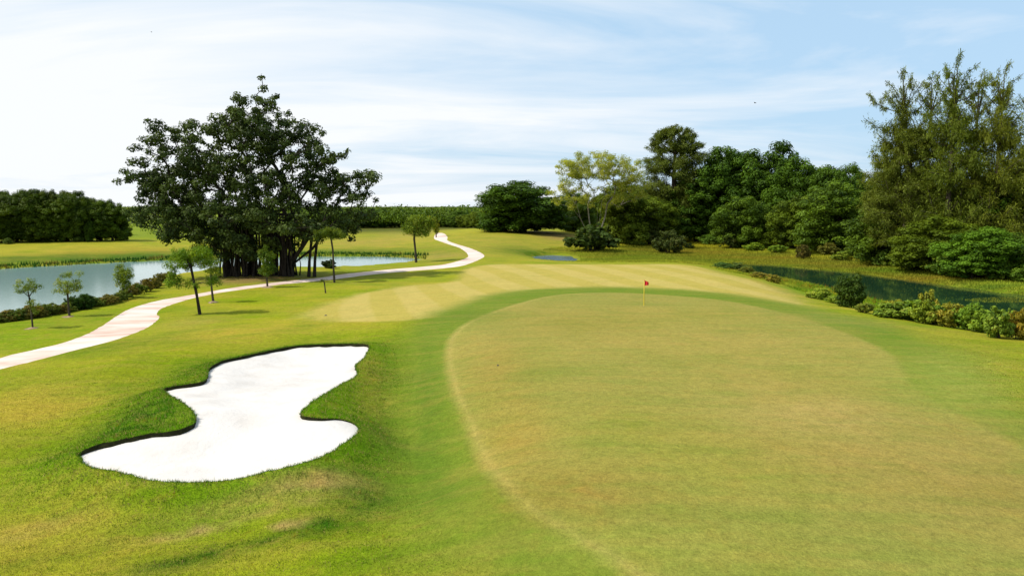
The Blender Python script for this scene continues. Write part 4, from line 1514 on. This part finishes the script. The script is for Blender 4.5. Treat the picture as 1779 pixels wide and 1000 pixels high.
# marsh growth: low rushes and weeds in drifts of green, yellow and rust
cz = GZ[GT].mean(1)
mz = np.where((cen[:, 0] > 5) & (cd > 62) & (cd < 285) & (zone == 0) & (cz < -1.75) & (cen[:, 0] > cen[:, 1] * .02) & (cen[:, 0] < cen[:, 1] * .85))[0]
pos, col = scatter(mz, 40 * (120 / cd[mz]) ** 1.3, rg, np.maximum(GZ, WATER - .05))
dM = np.clip(sdist(MARSH, GV, True, 30), -40, 40)
dPo = np.clip(sdist(POND, GV, True, 30), -40, 40)
dm = on_points(np.maximum(dM, dPo))
drift = vnoise(pos[:, :2] * np.array([.35, 1]), 7, 51)
dpo = on_points(dPo)
open_w = np.maximum(smoothstep(.3, 1.6, dm) * (drift < .9), dpo > -.5)
keepm = rg.random(len(pos)) > open_w * .985
col = col[keepm]
pos, dm, drift, dpo = pos[keepm], dm[keepm], drift[keepm], dpo[keepm]
d1 = vnoise(pos[:, :2] * np.array([.3, 1]), 9, 52)
d2 = vnoise(pos[:, :2] * np.array([.4, 1]), 8, 53)
cm = np.tile(np.array(lin((140, 154, 46))), (len(pos), 1))
cm = lerp(cm, np.array(lin((206, 200, 60))), smoothstep(.3, .6, d1) * smoothstep(-2.35, -2.1, pos[:, 2]))
cm = lerp(cm, np.array(lin((170, 132, 58))), .6 * smoothstep(.4, .7, d2) * smoothstep(-2.1, -2.35, pos[:, 2]))
cm = lerp(cm, np.array(lin((60, 104, 50))), smoothstep(.55, .85, vnoise(pos[:, :2] * np.array([.3, 1]), 11, 54)) * .7)
cm = cm * .35 + col * .65
hm = rg.uniform(.12, .42, len(pos)) * np.where(dm > 0, .4, 1) * (.3 + .7 * smoothstep(2, 14, -dpo))
blades('marsh_rushes', pos, np.clip(cm * 1.45, 0, .75), hm, np.full(len(pos), .03) + .0006 * np.linalg.norm(pos, axis=1), .6, rg, 'green, yellow and rust coloured rushes and weeds covering the marsh', 'rushes', .3)
print('marsh', len(pos))

# wild growth on the slope below the right bank
wz = np.where((cen[:, 0] > 12) & (cd > 50) & (cd < 112) & (zone == 0) & (cz < -.75) & (cz > -2.55) & (cen[:, 0] < cen[:, 1] * .85))[0]
wz = wz[(-sdist(FAIR, cen[wz], True, 12) > 1.5) & (sdist(MARSH, cen[wz], True, 20) < .5) & (inside(MARSH, cen[wz] * (1 + 9.0 / np.linalg.norm(cen[wz], axis=1, keepdims=True))) | inside(MARSH, cen[wz] * (1 + 4.0 / np.linalg.norm(cen[wz], axis=1, keepdims=True))))]
pos, col = scatter(wz, np.full(len(wz), 45.0), rg, GZ)
w1, w2 = vnoise(pos[:, :2], 2.2, 81), vnoise(pos[:, :2], 1.1, 82)
cw = lerp(np.tile(np.array(lin((110, 160, 40))), (len(pos), 1)), np.array(lin((206, 204, 60))), smoothstep(.5, .85, w1))
cw = lerp(cw, np.array(lin((196, 116, 44))), .8 * smoothstep(.75, .95, w2))
blades('bank_weeds', pos, np.clip(cw * 1.3, 0, .7), rg.uniform(.25, .55, len(pos)) * (.4 + 1.1 * w2), np.full(len(pos), .09), .7, rg, 'ragged bright green and yellow weeds on the slope below the right bank', 'weeds', .35)

# reeds along the lake's far shore
ls = np.where((cd > 90) & (cd < 220) & (zone == 0) & (cen[:, 0] < 0))[0]
dl = -sdist(LAKE, cen[ls], True, 12)
ls = ls[(dl > -.8) & (dl < 4.5) & (cen[ls][:, 1] > 118)]
pos, col = scatter(ls, np.full(len(ls), 7.0), rg, np.maximum(GZ, WATER - .05))
cr = lerp(np.tile(np.array(lin((60, 112, 44))), (len(pos), 1)), np.array(lin((150, 132, 60))), smoothstep(.6, .9, vnoise(pos[:, :2], 8, 61)))
far_side = inside(LAKE, pos[:, :2] * (1 - 6.0 / np.linalg.norm(pos, axis=1, keepdims=True)))
pos, cr = pos[far_side], cr[far_side]
blades('lakeside_reeds', pos, cr, rg.uniform(.3, .8, len(pos)), np.full(len(pos), .16), .3, rg, 'dark green reeds fringing the far shore of the lake', 'reeds', .35)
print('reeds', len(pos))


# far woods: too distant to tell one tree from the next
def far_mass(name, P, H, Wd, nq, q, mat, label, cat, seed, tint_lo=0.0):
    rng = np.random.default_rng(seed)
    n = len(P)
    idx = np.repeat(np.arange(n), nq)
    m = len(idx)
    d = rng.normal(size=(m, 3))
    d[:, 2] = np.abs(d[:, 2]) * 1.0 - .35
    d /= np.linalg.norm(d, axis=1, keepdims=True)
    r = rng.random(m) ** .3
    hh, ww = H[idx], Wd[idx]
    pos = P[idx] + np.c_[d[:, 0] * r * ww * .5, d[:, 1] * r * ww * .5, hh * .55 + d[:, 2] * r * hh * .45]
    nrm = d + rng.normal(size=(m, 3)) * .5
    nrm /= np.linalg.norm(nrm, axis=1, keepdims=True)
    ax = np.cross(nrm, rng.normal(size=(m, 3)))
    ax /= np.linalg.norm(ax, axis=1, keepdims=True)
    sd = np.cross(nrm, ax)
    L = (hh * q * rng.uniform(.6, 1.4, m))[:, None]
    v = np.empty((m, 4, 3))
    v[:, 0] = pos - ax * L
    v[:, 1] = pos + sd * L * .6
    v[:, 2] = pos + ax * L
    v[:, 3] = pos - sd * L * .6
    me = fast_mesh(name, v.reshape(-1, 3), np.arange(m * 4).reshape(-1, 4), 4)
    tv = np.clip(rng.random(n)[idx] * .55 + rng.random(m) * .45 + tint_lo, 0, 1)
    a = me.attributes.new('tint', 'FLOAT', 'FACE')
    a.data.foreach_set('value', tv.astype(np.float32))
    o = link(name, me, mat)
    tag(o, label, cat, None, 'stuff')
    return o


def annulus(n, r0, r1, t0, t1, rng):
    t = rng.uniform(t0, t1, n)
    y = np.sqrt(rng.uniform(r0 ** 2, r1 ** 2, n))
    return np.c_[t * y, y]


rf = np.random.default_rng(91)
pp = np.concatenate([annulus(700, 345, 520, -.26, .10, rf), annulus(500, 345, 520, .10, .85, rf), annulus(1500, 520, 1500, -.30, .45, rf), annulus(900, 800, 2200, -.85, -.25, rf), annulus(250, 260, 420, -1.0, -.62, rf)])
hz = rf.uniform(6.5, 11.8, len(pp)) * (1 + .12 * smoothstep(500, 2000, np.linalg.norm(pp, axis=1)))
o = far_mass('far_woods', np.c_[pp, ground(pp) - .2], hz, hz * rf.uniform(.7, 1.2, len(pp)), 110, .055, M['leaf_broad'], 'distant green woods stretching to the horizon behind the course', 'woods', 92)
o.color = (.95, 1.02, .85, 1)
pp = annulus(1300, 225, 800, -.60, -.24, rf)
hz = rf.uniform(.8, 2.6, len(pp))
o = far_mass('distant_scrub', np.c_[pp, ground(pp) - .1], hz, hz * rf.uniform(1.3, 2.4, len(pp)), 34, .13, M['leaf_shrub'], 'bright green scrub on the open land beyond the dark wood', 'scrub', 93)
o.color = (.9, 1.1, .7, 1)


# ------------------------------------------------------------------ flagstick, stake, small things
def mat_plain(name, c, rough=.5):
    m, t, out = mat_base(name)
    b = N(t, 'ShaderNodeBsdfPrincipled')
    pos = N(t, 'ShaderNodeNewGeometry').outputs['Position']
    n = noise(t, pos, 9, 3)
    t.links.new(ramp(t, n, [(.3, tuple(x * .85 for x in c)), (.7, c)]), b.inputs['Base Color'])
    b.inputs['Roughness'].default_value = rough
    t.links.new(b.outputs[0], out.inputs[0])
    return m


def tube(name, pts_, radii, mat, parent, sides=10):
    P = np.array(pts_, float)
    n = len(P)
    v, f = [], []
    for i in range(n):
        for k in range(sides):
            t = 2 * math.pi * k / sides
            v.append(P[i] + np.array([math.cos(t), math.sin(t), 0]) * radii[i])
    for i in range(n - 1):
        for k in range(sides):
            k2 = (k + 1) % sides
            f.append((i * sides + k, i * sides + k2, (i + 1) * sides + k2, (i + 1) * sides + k))
    v.append(P[-1])
    me = bpy.data.meshes.new(name)
    me.from_pydata([tuple(x) for x in v], [], f + [((n - 1) * sides + k, (n - 1) * sides + (k + 1) % sides, n * sides) for k in range(sides)])
    for p in me.polygons:
        p.use_smooth = True
    return link(name, me, mat, parent)


def flagstick():
    q = at(1118.5, 531)
    e = bpy.data.objects.new('flagstick', None)
    COL.objects.link(e)
    e.location = q
    yel = mat_plain('pole_yellow', (.62, .46, .02), .4)
    red = mat_plain('flag_red', (.62, .008, .012), .7)
    tube('pole', [(0, 0, -.1), (0, 0, 1.0), (0, 0, 2.16)], [.036, .034, .026], yel, e)
    tube('ferrule', [(0, 0, 2.15), (0, 0, 2.18), (0, 0, 2.2)], [.034, .034, .01], red, e)
    # limp pennant hanging down its pole, folded into ripples, with thickness
    nu, nv = 12, 8
    v, f = [], []
    for s in (0, 1):
        for i in range(nu + 1):
            for j in range(nv + 1):
                a, b = i / nu, j / nv
                x = .03 + .36 * a
                z = 2.15 - .14 * a ** 1.2 - b * (.44 - .16 * a) * (1 - .1 * a)
                y = .06 * math.sin(a * 7 + b * 1.6) * (.3 + a) + s * .008
                v.append((x, y, z))
    st = (nu + 1) * (nv + 1)
    for s in (0, 1):
        for i in range(nu):
            for j in range(nv):
                k = s * st + i * (nv + 1) + j
                quad = (k, k + 1, k + nv + 2, k + nv + 1)
                f.append(quad if s else quad[::-1])
    rim = [i * (nv + 1) for i in range(nu + 1)] + [nu * (nv + 1) + j for j in range(1, nv + 1)] + [i * (nv + 1) + nv for i in range(nu - 1, -1, -1)] + [j for j in range(nv - 1, 0, -1)]
    for i in range(len(rim)):
        a, b = rim[i], rim[(i + 1) % len(rim)]
        f.append((a, b, b + st, a + st))
    me = bpy.data.meshes.new('flag')
    me.from_pydata(v, [], f)
    for p in me.polygons:
        p.use_smooth = True
    link('flag', me, red, e)
    # rim of the hole liner
    cup = mat_plain('cup_white', (.7, .7, .68), .4)
    v, f = [], []
    for k in range(20):
        t = 2 * math.pi * k / 20
        for r, z in ((.054, .004), (.058, .006), (.054, -.1)):
            v.append((math.cos(t) * r, math.sin(t) * r, z))
    for k in range(20):
        k2 = (k + 1) % 20
        f.append((k * 3, k2 * 3, k2 * 3 + 1, k * 3 + 1))
        f.append((k * 3 + 2, k2 * 3 + 2, k2 * 3, k * 3))
    me = bpy.data.meshes.new('hole_liner')
    me.from_pydata(v, [], f)
    link('hole_liner', me, cup, e)
    tag(e, 'yellow flagstick with small red flag standing in the green', 'flagstick')


flagstick()


def stake(px, py, h, label):
    q = at(px, py)
    e = bpy.data.objects.new('marker_stake', None)
    COL.objects.link(e)
    e.location = q
    m = mat_plain('stake_red', (.42, .06, .025), .6)
    tube('post', [(0, 0, -.15), (0, 0, h - .08)], [.045, .043], m, e, 8)
    tube('point', [(0, 0, h - .08), (0, 0, h - .03), (0, 0, h)], [.046, .03, .008], m, e, 8)
    tag(e, label, 'stake')


stake(1743, 581, .62, 'short rust-red marker stake at the foot of the right bank shrubs')


def sprinkler(px, py, label, r=.11):
    q = at(px, py)
    e = bpy.data.objects.new('sprinkler_head', None)
    COL.objects.link(e)
    e.location = q
    m = mat_plain('black_plastic', (.02, .02, .018), .5)
    tube('housing', [(0, 0, -.05), (0, 0, .035), (0, 0, .045)], [r, r, r * .85], m, e, 14)
    tube('nozzle', [(0, 0, .04), (0, 0, .075)], [r * .4, r * .35], m, e, 10)
    tag(e, label, 'sprinkler')


sprinkler(566, 548, 'small dark sprinkler head on the striped fairway', .13)
sprinkler(865, 635, 'small dark mark on the left part of the green', .05)  # a divot-like mark in the turf, built with the sprinkler shape


def bird(px, py, dist_, sp, rot, label):
    d = ray(px, py)
    q = d * dist_ + np.array([0, 0, CAM_H])
    e = bpy.data.objects.new('bird', None)
    COL.objects.link(e)
    e.location = q
    e.rotation_euler = (.15, .2, rot)
    m = mat_plain('bird_dark', (.05, .05, .055), .7)
    prof = [(-.5, .02), (-.34, .05), (-.1, .10), (.12, .10), (.28, .065), (.36, .075), (.44, .05), (.52, .01)]
    v, f = [], []
    for x, r in prof:
        for k in range(8):
            t = 2 * math.pi * k / 8
            v.append((x * sp * .5, math.cos(t) * r * sp * .5, math.sin(t) * r * sp * .5))
    for i in range(len(prof) - 1):
        for k in range(8):
            k2 = (k + 1) % 8
            f.append((i * 8 + k, i * 8 + k2, i * 8 + 8 + k2, i * 8 + 8 + k))
    me = bpy.data.meshes.new('body')
    me.from_pydata(v, [], f)
    link('body', me, m, e)
    for s in (-1, 1):
        w = []
        for zt in (0, .012):
            for y, x0, x1, z in ((.04, .14, -.12, 0), (.25, .17, -.08, .09), (.5, .04, -.05, .05)):
                w += [(x0 * sp, y * s * sp, z * sp + zt), (x1 * sp, y * s * sp, z * sp + zt)]
        ff = [(0, 1, 3, 2), (2, 3, 5, 4), (6, 8, 9, 7), (8, 10, 11, 9), (0, 2, 8, 6), (2, 4, 10, 8), (1, 7, 9, 3), (3, 9, 11, 5), (4, 5, 11, 10), (0, 6, 7, 1)]
        me = bpy.data.meshes.new('wing')
        me.from_pydata(w, [], ff)
        link('wing', me, m, e)
    tag(e, label, 'bird', 'birds in the sky')


bird(263, 56, 190, .9, .6, 'tiny dark bird high in the sky above the huge tree')
bird(1312, 179, 160, .9, 2.4, 'tiny dark bird in the sky between the casuarinas')
